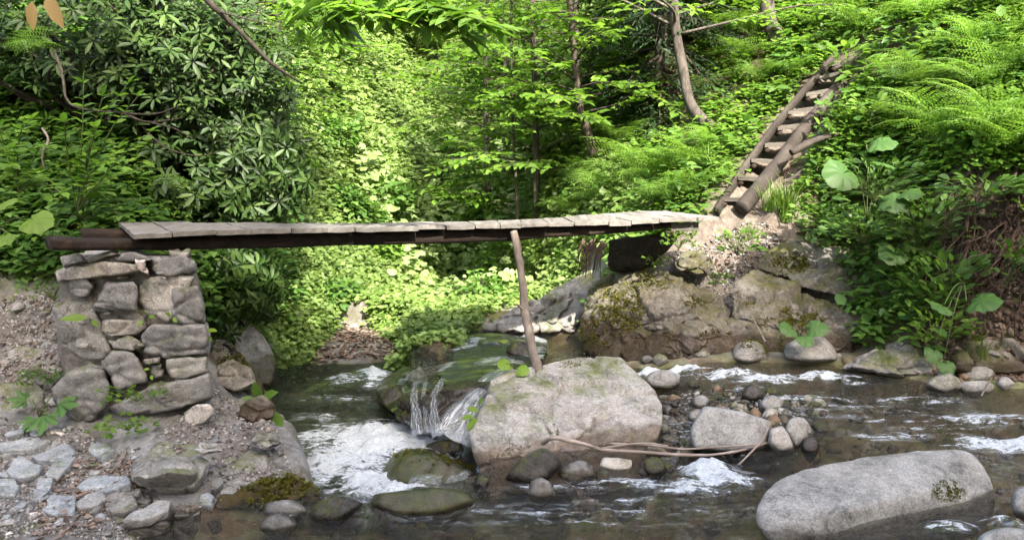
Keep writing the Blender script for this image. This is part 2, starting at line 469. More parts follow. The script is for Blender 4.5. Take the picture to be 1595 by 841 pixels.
# ------------------------------------------------------------------ the lie of the land
def sd_poly(x, y, poly):
    """signed distance, positive inside"""
    poly = np.asarray(poly)[:, :2]; p = np.stack([x, y], -1); d = np.full(len(x), 1e9); ins = np.zeros(len(x), bool)
    for a, b in zip(poly, np.roll(poly, -1, 0)):
        e = b - a; t = np.clip(((p - a) @ e) / (e @ e + 1e-12), 0, 1)
        d = np.minimum(d, np.linalg.norm(p - a - t[:, None] * e, axis=1))
        c = (a[1] > y) != (b[1] > y)
        with np.errstate(divide='ignore', invalid='ignore'):
            xi = (b[0] - a[0]) * (y - a[1]) / (b[1] - a[1] + 1e-12) + a[0]
        ins ^= c & (x < xi)
    return np.where(ins, d, -d)

CP = [  # photo pixel x, y and distance of the bare ground there
 (0, 841, 3.35), (100, 841, 3.38), (200, 841, 3.42), (0, 760, 3.75), (120, 760, 3.8), (0, 690, 4.1), (120, 690, 4.15), (230, 690, 4.1), (350, 690, 4.15), (430, 690, 4.2),
 (330, 760, 3.75), (400, 650, 4.8), (350, 610, 5.4), (0, 640, 4.35), (60, 560, 4.75), (0, 560, 4.7), (20, 480, 5.1), (60, 420, 5.3), (0, 420, 5.3), (150, 400, 5.3), (250, 400, 5.25),
 (330, 480, 6.1), (380, 560, 6.1), (300, 500, 5.9), (0, 350, 5.6), (100, 350, 5.7), (200, 350, 5.8), (300, 400, 6.0), (0, 250, 6.0), (150, 250, 6.2), (300, 300, 6.7), (0, 100, 6.6), (150, 100, 6.9), (300, 150, 7.3),
 (0, -100, 7.4), (200, -100, 8.0), (400, -100, 12), (400, 100, 10.0), (400, 250, 8.6), (400, 400, 7.3), (400, 500, 6.8), (430, 570, 6.6),
 (500, 575, 6.75), (540, 560, 6.9), (540, 500, 7.6), (540, 400, 8.8), (540, 300, 10), (540, 200, 11.5), (540, 100, 13.5), (540, 0, 15.5), (540, -200, 19), (540, -400, 24),
 (640, 550, 7.8), (620, 450, 9.3), (620, 350, 11.3), (700, 500, 9.8), (700, 450, 11), (700, 400, 12), (700, 300, 14), (700, 200, 16), (700, 100, 19), (700, 0, 22), (700, -200, 28), (700, -400, 34),
 (830, 480, 9.2), (830, 400, 10.8), (830, 300, 13), (830, 200, 15), (830, 100, 17.5), (830, 0, 20), (830, -200, 25),
 (900, 450, 7.8), (900, 400, 8.4), (900, 330, 9.2), (900, 200, 11), (900, 100, 13), (900, 0, 15), (1000, 330, 7.8), (1000, 250, 8.5), (1000, 100, 10.2), (1000, 0, 11.8), (1000, -200, 15),
 (1120, 330, 7.0), (1170, 270, 7.5), (1250, 170, 8.0), (1320, 90, 8.5), (1200, 330, 6.9), (1200, 200, 8.0), (1200, 100, 9.2), (1200, 0, 10.5), (1200, -200, 13.5),
 (1050, 370, 6.6), (1000, 420, 6.8), (1100, 420, 6.75), (1200, 420, 6.7), (1300, 400, 6.7), (1380, 350, 6.4), (1380, 440, 6.1), (1300, 480, 6.4), (1100, 500, 6.5), (950, 480, 6.7), (1000, 550, 6.3), (1200, 550, 6.15),
 (1380, 550, 5.7), (1380, 250, 7.0), (1380, 100, 8.0), (1380, 0, 9.2), (1380, -200, 12),
 (1500, 600, 5.28), (1500, 540, 5.45), (1500, 450, 5.62), (1500, 300, 5.85), (1500, 200, 6.35), (1500, 100, 7.0), (1500, 0, 8), (1500, -200, 10),
 (1595, 600, 5.2), (1595, 540, 5.3), (1595, 450, 5.4), (1595, 300, 5.6), (1595, 200, 6.0), (1595, 100, 6.6), (1595, 0, 7.4), (1750, 600, 5.1), (1750, 300, 5.4), (1750, 100, 6.2), (1900, 0, 7), (2100, 560, 5.2), (2100, 200, 5.8),
]
cpw = [P(*c) for c in CP]
cpw += [np.array(q, float) for q in [
 (-5, 2.5, .7), (-5, 4.5, 1.4), (-5.5, 6, 2.6), (-7, 8, 4.8), (-9, 4, 4), (-4, 0, .5), (-3, -3, .6), (0, -3, .3), (3, -3, .4), (6, -2, 1.0), (7, 3, 1.0), (7.5, 5.2, 1.8), (9, 7, 4), (-14, 10, 9), (-10, 18, 10), (-5, 20, 9.5), (-2, 28, 13), (6, 34, 13), (14, 24, 12), (12, 14, 8.5),
 (9, 11, 6), (-20, 0, 9), (-15, -15, 5), (0, -20, 1), (15, -15, 6), (20, 0, 9), (30, 30, 18), (-30, 30, 18), (0, 60, 22), (-60, 0, 16), (60, 0, 16), (0, -60, 4), (40, 70, 24), (-40, 70, 24), (-2.5, 2.2, .15), (-2, .5, .2), (1.5, -1, .1)]]
cpw = np.array(cpw)
def _k(r): return np.sqrt(r * r + .04)
_D = _k(np.linalg.norm(cpw[:, None, :2] - cpw[None, :, :2], axis=-1))
_n = len(cpw)
_A = np.zeros((_n + 3, _n + 3)); _A[:_n, :_n] = _D - np.eye(_n) * .06
_A[:_n, _n] = 1; _A[:_n, _n + 1:] = cpw[:, :2]; _A[_n, :_n] = 1; _A[_n + 1:, :_n] = cpw[:, :2].T
_w = np.linalg.solve(_A, np.concatenate([cpw[:, 2], [0, 0, 0]]))

ZB = -0.25      # level of the lower foam pool; the near water is at 0, the water upstream on the right a little higher
STREAM = [G(*q) for q in [(205, 850, 0), (262, 803, 0), (335, 792, 0), (400, 762, 0), (505, 770, 0), (470, 712, ZB), (440, 660, ZB), (415, 610, ZB), (395, 578, ZB), (470, 566, ZB), (560, 572, ZB), (600, 566, ZB),
          (690, 560, 0), (735, 512, 0), (830, 509, 0), (890, 520, 0), (925, 556, 0), (1000, 572, .03), (1150, 567, .08), (1330, 575, .08), (1440, 600, .08), (1500, 610, .08), (1600, 610, .08)]] + \
         [np.array(q) for q in [(4.6, 5.0, .08), (7.5, 4.6, .08), (7.5, 2.8, .08), (4.0, 1.6, .08), (2.4, -.5, .05), (.8, -2.0, 0), (-1.0, -.5, 0), (-1.6, 1.5, 0), (-1.5, 2.6, 0)]]
CREST = [G(*q) for q in [(300, 700, 0), (505, 772, 0), (535, 786, 0), (572, 783, 0), (610, 768, 0), (650, 757, 0), (700, 752, 0), (760, 735, 0), (775, 690, 0), (735, 660, 0), (735, 640, 0), (700, 610, 0), (640, 590, 0)]]
BPOLY = CREST + [np.array(q, float) for q in [(-.95, 7.6, 0), (-3.2, 7.6, 0), (-2.6, 4.8, 0)]]

BARP = [G(*q) for q in [(1030, 612, 0), (1070, 605, 0), (1180, 625, 0), (1280, 640, 0), (1275, 700, 0), (1200, 705, 0), (1080, 715, 0), (1000, 740, 0), (880, 735, 0), (890, 755, 0), (1000, 735, 0), (1040, 690, 0), (1030, 650, 0)]]
def water_level(x, y):
    w = .09 * sstep(.95, 1.7, x)
    sb = sd_poly(x, y, BPOLY)
    return w + (ZB - w) * sstep(0.0, .10, sb)

BARE = [
 [(-.9, 2), (-1.0, 3.5), (-1.1, 4.7), (-1.5, 5.0), (-2.2, 5.05), (-3.0, 5.15), (-6, 5.0), (-6, 1.5)],
 [P(*q) for q in [(940, 400, 6.5), (1040, 352, 6.7), (1110, 325, 7.05), (1165, 285, 7.4), (1215, 300, 7.2), (1240, 345, 6.9), (1270, 365, 6.7), (1310, 440, 6.3), (1330, 570, 5.6), (900, 575, 5.8), (880, 480, 6.5)]],
 [P(*q) for q in [(470, 590, 6.5), (640, 590, 6.8), (600, 545, 7.0), (575, 505, 7.5), (530, 505, 7.5), (520, 545, 7.0)]],
]
BARE.append([P(*q) for q in [(725, 524, 6.7), (775, 494, 7.2), (925, 408, 8.0), (955, 440, 7.2), (905, 530, 6.6)]])
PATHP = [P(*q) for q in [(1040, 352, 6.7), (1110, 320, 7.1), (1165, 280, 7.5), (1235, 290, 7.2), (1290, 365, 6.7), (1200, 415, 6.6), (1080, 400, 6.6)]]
LADSHADEP = [P(*q) for q in [(1118, 335, 6.9), (1190, 335, 6.9), (1262, 235, 7.5), (1352, 92, 8.5), (1296, 82, 8.6), (1200, 195, 7.9)]]  # strip under the ladder, lowered and darkened so the gaps look shaded
BARE.append(LADSHADEP)
def bare(x, y, soft=.25):
    b = np.zeros(len(x))
    for q in BARE: b = np.maximum(b, sstep(-soft, soft * .4, sd_poly(x, y, q)))
    return b

def ground(x, y, detail=True):
    x = np.asarray(x, float).ravel(); y = np.asarray(y, float).ravel()
    z = np.empty(len(x))
    for i in range(0, len(x), 20000):
        xs, ys = x[i:i + 20000], y[i:i + 20000]
        d = _k(np.hypot(xs[:, None] - cpw[None, :, 0], ys[:, None] - cpw[None, :, 1]))
        z[i:i + 20000] = d @ _w[:_n] + _w[_n] + _w[_n + 1] * xs + _w[_n + 2] * ys
    far = sstep(8, 16, np.hypot(x, y))
    p = np.stack([x, y, z], -1)
    if detail:
        near = 1 - sstep(6, 9, y)
        rk = fbm(p * np.array([2.2, 3.5, 2.2]), 6, .55, True)
        z = z + fbm(p * .45 + 3, 3) * .55 * sstep(9, 13, y) + (fbm(p * .9, 5) * .10 + fbm(p * 5, 4) * .03) * (1 + 4 * far) + rk * (.055 * near + .03) + fbm(p * 16, 3) * .010 * near
        stp = np.floor(z / .05 + fbm(p * 1.2, 2) * 1.5) * .05
        z = z * (1 - .35 * near) + .35 * near * (stp - (stp - z) * .5)
    z = z - .13 * sstep(-.05, .12, sd_poly(x, y, LADSHADEP))
    s = sd_poly(x, y, STREAM); W = water_level(x, y)
    inb = sd_poly(x, y, BPOLY)
    deep = .04 + .085 * sstep(0, .4, s) + .22 * sstep(.05, .35, inb)
    bed = W - deep + (fbm(p * np.array([3., 3., 0]), 4) * .05 + .02)
    ins = sstep(-.05, .08, s)
    bs = sstep(-.12, .10, sd_poly(x, y, BARP)); bed = bed * (1 - bs) + (W - .022 + fbm(np.stack([x, y, 0 * x], -1) * 9, 3) * .022) * bs
    zo = np.where(s > -1.2, np.maximum(z, W + np.minimum(.30 * np.maximum(-s, 0), .10 - .07 * sstep(0, .6, x)) + .0), z)
    return zo * (1 - ins) + (np.minimum(z, bed) * (1 - bs) + bed * bs) * ins

def gz(x, y): return ground(np.atleast_1d(x), np.atleast_1d(y))

def warp(lo, hi, a, b, step, ratio=1.09):
    m = np.arange(lo, hi, step); l = [lo]; s = step
    while l[-1] > a: s *= ratio; l.append(l[-1] - s)
    h = [m[-1]]; s = step
    while h[-1] < b: s *= ratio; h.append(h[-1] + s)
    return np.array(l[:0:-1] + list(m) + h[1:])
gx = warp(-3.9, 4.3, -70, 70, .028); gy = warp(2.6, 8.0, -60, 90, .028)
X, Y = np.meshgrid(gx, gy, indexing='xy'); xf, yf = X.ravel(), Y.ravel()
zf = ground(xf, yf)
nx, ny = len(gx), len(gy)
i = np.arange(nx - 1)[None] + np.arange(ny - 1)[:, None] * nx
quads = np.stack([i, i + 1, i + nx + 1, i + nx], -1).reshape(-1, 4)

t = NT('ground_soil')
ba = t.attr('bare'); wet = t.attr('wet')
n1 = t.noise(2.4, 6, .65); n2 = t.noise(21, 5, .7); n3 = t.noise(120, 3, .8)
rockc = t.mix(t.ramp(n1, [(.38, 0), (.62, 1)]), (.115, .114, .112), (.20, .196, .188))
rockc = t.mix(t.ramp(n2, [(.45, 0), (.7, .8)]), rockc, (.25, .245, .235))
st = t.noise(6, 9, .8, .5)
rockc = t.mix(1.0, rockc, t.ramp(st, [(.36, .40), (.47, .95), (.62, 1.12)]), 'MULTIPLY')
dirt = t.mix(t.ramp(n3, [(.35, 0), (.65, 1)]), (.06, .05, .042), (.125, .108, .092))
rockc = t.mix(t.ramp(t.noise(2.9, 6, .7), [(.47, 0), (.56, .85)]), rockc, dirt)
lit = t.ramp(t.voro(75, 'F1', 'Color'), [(0, (.045, .036, .03)), (.35, (.10, .083, .07)), (.65, (.17, .15, .13)), (1, (.27, .255, .24))])
lm = t.ramp(t.noise(1.7, 8, .75), [(.53, 0), (.62, .85)])
c = t.mix(lm, rockc, lit)
ms = t.ramp(t.noise(4.4, 8, .75), [(.58, 0), (.63, .85)])
c = t.mix(ms, c, (.075, .08, .018))
green = t.mix(t.ramp(n2, [(.4, 0), (.65, 1)]), (.05, .06, .018), (.11, .15, .04))
soil = t.mix(t.ramp(n1, [(.45, 0), (.6, 1)]), (.07, .048, .032), green)
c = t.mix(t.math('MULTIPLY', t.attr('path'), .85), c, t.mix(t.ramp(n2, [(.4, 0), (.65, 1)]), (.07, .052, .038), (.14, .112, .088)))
c = t.mix(ba, soil, c)
bedc = t.ramp(t.voro(11, 'F1', 'Color', None, ((1, 1.6, 1), (0, 0, .4))), [(0, (.05, .042, .03)), (.3, (.13, .10, .06)), (.5, (.19, .13, .075)), (.7, (.14, .14, .06)), (1, (.26, .24, .19))])
bedc = t.mix(t.ramp(t.noise(3.0, 5, .6), [(.42, 0), (.60, .8)]), bedc, (.085, .095, .022))
bedc = t.mix(1.0, bedc, t.ramp(n2, [(.3, .6), (.7, 1.25)]), 'MULTIPLY')
c = t.mix(wet, c, bedc)
h = t.math('ADD', t.math('MULTIPLY', n2, .6), t.math('MULTIPLY', n3, .5)); h = t.math('ADD', h, t.math('MULTIPLY', st, 1.2))
h = t.math('ADD', h, t.math('MULTIPLY', lm, t.math('MULTIPLY', t.voro(75, 'F1'), .6)))
b = t.bsdf(c, t.math('SUBTRACT', .9, t.math('MULTIPLY', wet, .5)), t.bump(h, .8, .012), .3)
M['ground'] = t.done(b.outputs[0])
sW = zf - water_level(xf, yf); sS = sd_poly(xf, yf, STREAM)
wetm = (1 - sstep(-.005, .025 + .05 * sstep(.2, .6, xf), sW + .02 * fbm(np.stack([xf, yf, zf], -1) * 8, 3))) * (sS > -.6)
g_ = mesh_obj('ground', np.stack([xf, yf, zf], -1), [quads], M['ground'], None, True, {'bare': bare(xf, yf), 'wet': wetm, 'path': np.maximum(sstep(-.15, .15, sd_poly(xf, yf, PATHP)), sstep(-.3, -.1, sd_poly(xf, yf, LADSHADEP)))})  # path mask also paints shaded voids behind the ladder treads
tag(g_, kind='structure')

# ------------------------------------------------------------------ the stream
FOAM_GLINTS = []   # world x, y, radius along x, radius along y, strength
def foam(px, py, z, rx, ry, s, rot=0): 
    q = G(px, py, z); FOAM_GLINTS.append((q[0], q[1], rx, ry, s, rot))
for a in [(600, 690, ZB, .46, .30, 1.5), (540, 720, ZB, .36, .32, 1.2), (510, 690, ZB, .25, .35, .8), (690, 688, ZB, .26, .14, 1.9), (575, 762, ZB, .20, .16, 1.6), (640, 760, ZB, .25, .10, 1.6), (710, 752, ZB, .2, .07, 1.3), (575, 670, ZB, .45, .14, .75), (490, 650, ZB, .3, .12, .35),
          (585, 596, ZB, .14, .14, 1.2), (545, 600, ZB, .25, .10, .55), (520, 622, ZB, .3, .08, .42),
          (1010, 583, .02, .18, .06, 1.3), (1060, 580, .05, .22, .07, 1.5), (1130, 585, .08, .22, .07, .95), (1200, 592, .09, .26, .08, 1.05), (1280, 590, .09, .25, .07, .95), (1340, 600, .09, .16, .05, .4),
          (1150, 606, .08, .2, .05, .35),
          (1100, 738, .02, .13, .10, 1.6), (1125, 752, .02, .14, .07, 1.4), (1085, 765, 0, .16, .07, .8), (1150, 700, .05, .12, .10, .3), (1060, 755, 0, .1, .06, .6),
          (1520, 690, .09, .20, .06, .8), (1585, 697, .09, .22, .06, 1.1), (1470, 668, .09, .25, .06, .35), (1560, 830, .05, .12, .05, .6), (1470, 835, .05, .14, .04, .6),
          (640, 805, 0, .35, .04, .28), (820, 800, 0, .25, .03, .3), (990, 780, 0, .3, .04, .3), (450, 800, 0, .15, .05, .35), (900, 815, 0, .4, .04, .25), (1350, 640, .09, .8, .14, .24), (1250, 622, .09, .6, .07, .40), (1500, 655, .09, .7, .12, .36), (1420, 625, .09, .5, .07, .34), (1400, 680, .09, .5, .07, .3), (700, 800, 0, .8, .12, .20), (1000, 800, 0, .7, .12, .22), (1060, 660, .04, .3, .2, .25), (960, 590, 0, .3, .1, .25), (850, 760, 0, .3, .05, .32), (1000, 755, 0, .3, .06, .36), (940, 755, 0, .2, .05, .3)]: foam(*a)  # weak wide entries paint white glints on the ripples, besides foam streaks
wx = np.arange(-3.0, 4.6, .018); wy = np.arange(1.9, 7.3, .018)
X, Y = np.meshgrid(wx, wy); xw, yw = X.ravel(), Y.ravel()
sw = sd_poly(xw, yw, STREAM); W = water_level(xw, yw)
fo = np.zeros(len(xw))
for fx, fy, rx, ry, s_, ro in FOAM_GLINTS:
    fo = np.maximum(fo, s_ * np.exp(-(((xw - fx) / rx) ** 2 + ((yw - fy) / ry) ** 2)))
sb = sd_poly(xw, yw, BPOLY)
fall = np.exp(-((sb - .06) / .05) ** 2) * (xw < -.25) * (yw < 4.1) * (xw > -1.15)
pw = np.stack([xw, yw, 0 * xw], -1)
rough = .35 + 1.3 * np.clip(fo, 0, 1)
upst = sstep(.8, 1.8, xw)
# ripples run along the current: stretched across the view upstream, diagonal by the falls
rot = .45; xr = xw * math.cos(rot) - yw * math.sin(rot); yr = xw * math.sin(rot) + yw * math.cos(rot)
rip = fbm(np.stack([xr * 3.2, yr * 8.5, 0 * xr + 3], -1), 4, .6) * .022 + fbm(pw * np.array([9, 16, 1]) + 5, 3, .6) * .008
hump = fbm(pw * np.array([2.2, 3.4, 1]) + 11, 3) * .020
zw = W + (rip + hump) * rough + np.clip(fo, 0, 1.2) * (.035 * (1 + fbm(pw * 14 + 3, 3)) + .016 * fbm(pw * np.array([22, 30, 1]) + 8, 3, .6, True))
# a smooth swell where the outflow rides over a sunken rock
q = G(545, 592, ZB); zw = zw + .07 * np.exp(-(((xw - q[0]) / .45) ** 2 + ((yw - q[1]) / .28) ** 2))
gb = ground(xw, yw)
keep = (sw > -.12) & (zw > gb - .05)
nxw, nyw = len(wx), len(wy)
i = (np.arange(nxw - 1)[None] + np.arange(nyw - 1)[:, None] * nxw).reshape(-1)
qd = np.stack([i, i + 1, i + nxw + 1, i + nxw], -1)
qd = qd[keep[qd].all(1)]
used = np.unique(qd); rm = -np.ones(len(xw), int); rm[used] = np.arange(len(used))
t = NT('stream_water')
fa = t.attr('foam'); fl = t.attr('fall')  # foam attribute holds real foam and painted glints
fn = t.noise(42, 7, .75, .6, None, ((1, 1.9, 1), (0, 0, .45))); fn2 = t.noise(6.5, 5, .65, .8, None, ((1, 1.7, 1), (0, 0, .45)))
lump = t.noise(3.3, 6, .68, 1.2, None, ((1, 1.5, 1), (0, 0, .5)))
strk = t.noise(1.0, 5, .7, .6, None, ((5, 34, 5), (0, 0, .5)))
den = t.math('MULTIPLY_ADD', t.math('SUBTRACT', lump, .5), 2.6, fa)
den = t.math('MULTIPLY_ADD', t.math('SUBTRACT', strk, .5), 3.0, den)
den = t.math('MULTIPLY_ADD', t.math('SUBTRACT', fn, .5), 1.35, den)
den = t.math('MULTIPLY_ADD', t.math('SUBTRACT', t.noise(11, 6, .7, 1.5), .5), 1.6, den)
fm = t.math('MULTIPLY', t.ramp(den, [(.32, 0), (.56, .45), (.88, 1.0)]), t.ramp(fa, [(.04, 0), (.30, 1)]))
fm = t.math('MULTIPLY', fm, .93)
w1 = t.noise(8, 5, .62, .6, None, ((.8, 2.4, 1), (0, 0, .45))); w2 = t.noise(60, 3, .7, 0, None, ((.8, 2.0, 1), (0, 0, .45)))
w3 = t.noise(26, 4, .65, .5, None, ((.7, 2.0, 1), (0, 0, .45)))
wb = t.bump(t.math('ADD', t.math('ADD', w1, t.math('MULTIPLY', w3, .42)), t.math('MULTIPLY', w2, .16)), 1.0, .06)
fr = t.n.new('ShaderNodeFresnel'); fr.inputs[0].default_value = 1.36; t.link(wb, fr.inputs[1])
tr = t.n.new('ShaderNodeBsdfTransparent'); 
tint = t.mix(t.attr('pool'), (.90, .87, .80), (.6, .7, .6))
t.link(tint, tr.inputs[0])
gl = t.n.new('ShaderNodeBsdfGlossy'); gl.inputs['Roughness'].default_value = .06; t.link(wb, gl.inputs['Normal'])
mx = t.n.new('ShaderNodeMixShader'); t.link(t.math('MULTIPLY_ADD', fr.outputs[0], 1.35, 0.0, True), mx.inputs[0]); t.link(tr.outputs[0], mx.inputs[1]); t.link(gl.outputs[0], mx.inputs[2])
fb = t.bsdf(t.mix(t.ramp(fn, [(.35, 0), (.62, 1)]), (.34, .39, .42), (.62, .65, .68)), .5, t.bump(fn, .8, .022), .4)
mx2 = t.n.new('ShaderNodeMixShader'); t.link(fm, mx2.inputs[0]); t.link(mx.outputs[0], mx2.inputs[1]); t.link(fb.outputs[0], mx2.inputs[2])
M['water'] = t.done(mx2.outputs[0])
foq = np.maximum(fo, fall * .9)
pool = sstep(-.02, .1, sb)
wo = mesh_obj('stream_water', np.stack([xw, yw, zw], -1)[used], [rm[qd]], M['water'], None, True, {'foam': foq[used], 'fall': fall[used], 'pool': pool[used]})
tag(wo, kind='structure')

# strands of water falling over the slab
t = NT('falling_water'); cb = t.n.new('ShaderNodeCombineXYZ'); t.link(t.attr('across'), cb.inputs[0]); t.link(t.attr('along'), cb.inputs[1])
s1 = t.noise(1.0, 6, .7, .3, cb.outputs[0], ((11, 2.2, 1), (0, 0, 0)))
ed = t.ramp(t.math('ABSOLUTE', t.math('SUBTRACT', t.attr('across'), .5)), [(.30, 1), (.5, 0)])
fm_ = t.math('MULTIPLY', t.ramp(t.math('ADD', s1, t.math('MULTIPLY', t.attr('along'), .045)), [(.47, 0), (.78, .65)]), ed)
tr = t.n.new('ShaderNodeBsdfTransparent'); gl = t.n.new('ShaderNodeBsdfGlossy'); gl.inputs['Roughness'].default_value = .12; bn = t.bump(s1, 1.0, .03); t.link(bn, gl.inputs['Normal'])
m1 = t.n.new('ShaderNodeMixShader'); t.link(t.math('MULTIPLY', ed, .22), m1.inputs[0]); t.link(tr.outputs[0], m1.inputs[1]); t.link(gl.outputs[0], m1.inputs[2])
fb_ = t.bsdf((.60, .64, .67), .4, bn, .5); m2 = t.n.new('ShaderNodeMixShader'); t.link(fm_, m2.inputs[0]); t.link(m1.outputs[0], m2.inputs[1]); t.link(fb_.outputs[0], m2.inputs[2])
M['fall'] = t.done(m2.outputs[0])
def fall_strand(path, w0, w1):
    cc = catmull([P(*q) for q in path], 26); tg = unit(np.gradient(cc, axis=0)); sdv = unit(np.cross(tg, unit(np.array([-.25, -.75, .6])))); w_ = np.linspace(w0, w1, 26)[:, None, None]; u = np.linspace(0, 1, 11)
    nm = unit(np.cross(sdv, tg)); nm = np.where(nm[:, 1:2] > 0, -nm, nm)
    v = cc[:, None] + sdv[:, None] * (u[None, :, None] - .5) * w_ + nm[:, None] * (np.sin(u * math.pi)[None, :, None] * .025)
    v = v.reshape(-1, 3); v = v + fbm(v * 16, 3)[:, None] * .012; i = (np.arange(25)[:, None] * 11 + np.arange(10)[None]).ravel()
    al = np.repeat(np.linspace(0, 1, 26), 11)
    return v, np.stack([i, i + 1, i + 12, i + 11], -1), np.tile(u, 26), al * 2
VV = []; FF = []; UU = []; LL = []; off_ = 0
for pth, w0, w1 in [([(800, 578, 5.30), (775, 592, 5.10), (750, 618, 4.86), (724, 650, 4.66), (704, 684, 4.56)], .20, .30), ([(648, 598, 5.12), (645, 622, 5.0), (648, 645, 4.88), (652, 680, 4.68)], .05, .10), ([(690, 592, 5.12), (678, 615, 5.0), (676, 645, 4.82), (682, 682, 4.64)], .05, .09), ([(664, 596, 5.1), (660, 625, 4.98), (668, 678, 4.68)], .03, .05),
                    ([(612, 766, 3.78), (592, 768, 3.86), (572, 776, 3.98), (556, 778, 4.08)], .16, .22), ([(690, 752, 3.95), (660, 754, 4.02), (640, 762, 4.12)], .10, .16), ([(735, 745, 3.98), (716, 748, 4.06), (700, 756, 4.16)], .08, .12)]:
    v, f, u, l = fall_strand(pth, w0, w1); VV.append(v); FF.append(f + off_); UU.append(u); LL.append(l); off_ += len(v)
tag(mesh_obj('falling_water', np.vstack(VV), [np.vstack(FF)], M['fall'], None, True, {'across': np.concatenate(UU), 'along': np.concatenate(LL)}), kind='structure')

# ------------------------------------------------------------------ rocks
_ico = {}
def ico(sub):
    if sub not in _ico:
        bm = bmesh.new(); bmesh.ops.create_icosphere(bm, subdivisions=sub, radius=1.0)
        v = np.array([q.co[:] for q in bm.verts]); f = np.array([[q.index for q in p.verts] for p in bm.faces]); bm.free()
        _ico[sub] = (v, f)
    return _ico[sub]

def planes(pts):
    bm = bmesh.new()
    for p in pts: bm.verts.new([float(q) for q in p])
    r = bmesh.ops.convex_hull(bm, input=bm.verts); out = {}
    for f in bm.faces:
        f.normal_update(); n = f.normal
        if f.calc_area() < 1e-9: continue
        k = (round(n.x, 1), round(n.y, 1), round(n.z, 1))
        out.setdefault(k, []).append((f.calc_area(), np.array(n), n.dot(f.verts[0].co)))
    bm.free(); N = []; D = []
    for k, l in out.items():
        a = np.array([q[0] for q in l]); n = unit(sum(q[0] * q[1] for q in l)); N.append(n); D.append(float((np.array(pts) @ n).max()))
    return np.array(N), np.array(D)

def rock_geo(pts, p=14, sub=5, amp=.03, scale=3.0, seed=0, ridge=.5, fine=.25, cells=0, cdep=.03):
    pts = np.asarray(pts, float)
    c = (pts.max(0) + pts.min(0)) / 2; c = .5 * c + .5 * pts.mean(0)
    s = (pts.max(0) - pts.min(0)) / 2 + 1e-6
    N, D = planes((pts - c) / s)
    v, f = ico(sub)
    dt = np.maximum(v @ N.T, 0) / np.maximum(D, .05)
    r = ((dt ** p).sum(1)) ** (-1.0 / p)
    sz = s.min(); w = c + v * r[:, None] * s * 1.012
    q = (w + seed * 7.77) * scale / 1.0
    n1 = fbm(q, 5, .5); n2 = fbm(q * 1.3 + 9, 5, .55, True)
    n3 = fbm(q * 7, 3, .6)
    dis = amp * ((1 - ridge) * n1 + ridge * (n2 - .2) + fine * n3)
    if cells:
        rr = np.random.default_rng(seed); sv = w[rr.integers(0, len(w), cells)] + rr.normal(0, .03, (cells, 3)) * s
        qw = w + np.stack([fbm(w * 5 + k * 9, 4, .6) for k in range(3)], -1) * .10 * sz * 2
        st = np.array([1, 1, 1.7]); dd = np.linalg.norm((qw[:, None] - sv[None]) * st, axis=-1) if len(w) * cells < 3e7 else np.concatenate([np.linalg.norm((q_[:, None] - sv[None]) * st, axis=-1) for q_ in np.array_split(qw, 8)])
        o_ = np.argpartition(dd, 1, axis=1)[:, :2]; d2 = np.take_along_axis(dd, o_, 1); near = np.where(d2[:, 0] < d2[:, 1], o_[:, 0], o_[:, 1]); f21 = np.abs(d2[:, 0] - d2[:, 1])
        til = rr.normal(0, .30, (cells, 3)); off = rr.uniform(-1, .4, cells)
        dis = dis + cdep * (off[near] + ((w - sv[near]) * til[near]).sum(1) / sz * 1.2) - cdep * .9 * np.exp(-(f21 / (.018 + .02 * sz)) ** 2)
    nrm = unit((v * 1.0) / s)
    return w + nrm * dis[:, None], f

def rock(name, label, cat, pts, mat, p=14, sub=5, amp=.03, scale=3.0, seed=0, group=None, ridge=.5, root=None, fine=.25, cells=0, cdep=.03):
    v, f = rock_geo(pts, p, sub, amp, scale, seed, ridge, fine, cells, cdep)
    o = mesh_obj(name, v, [f], mat, None, True)
    if root is not None:
        set_parent(o, root); return o
    return tag(o, label, cat, group)

def set_parent(o, root):
    me = o.data; a = np.empty(len(me.vertices) * 3, np.float32); me.vertices.foreach_get('co', a)
    me.vertices.foreach_set('co', (a.reshape(-1, 3) - np.array(root.location, np.float32)).ravel()); me.update(); o.parent = root

def opts(outline, d0, t, lo=.15, hi=.75, front=.82, back=.92, fd=None):
    """points of a rock from its outline in the photo: the outline leans back with height, a swelling front and a back"""
    o = np.array(outline, float); yb, yt = o[:, 1].max(), o[:, 1].min(); c = o.mean(0); out = []
    for x, y in o:
        h = (yb - y) / (yb - yt)
        out.append(P(x, y, d0 + t * (lo + (hi - lo) * h)))
        fx, fy = c + (np.array([x, y]) - c) * front
        out.append(P(fx, fy, d0 + t * (lo * .2 + (hi - lo) * .6 * h)))
        bx, by = c + (np.array([x, y]) - c) * back
        out.append(P(bx, by, d0 + t))
    return out

def fit(ol, tt, k=1.5):
    """distance of a rock whose foot stands at the water line or on the bank"""
    yb = max(q[1] for q in ol); xb = np.mean([q[0] for q in ol if q[1] > yb - 6]); hp = yb - min(q[1] for q in ol); z = 0.0
    for _ in range(4):
        q = G(xb, yb, z); z = max(float(water_level(q[0:1], q[1:2])[0]), float(ground(q[0:1], q[1:2])[0]))
    return q[1], min(tt, k * hp * q[1] / F_PX)
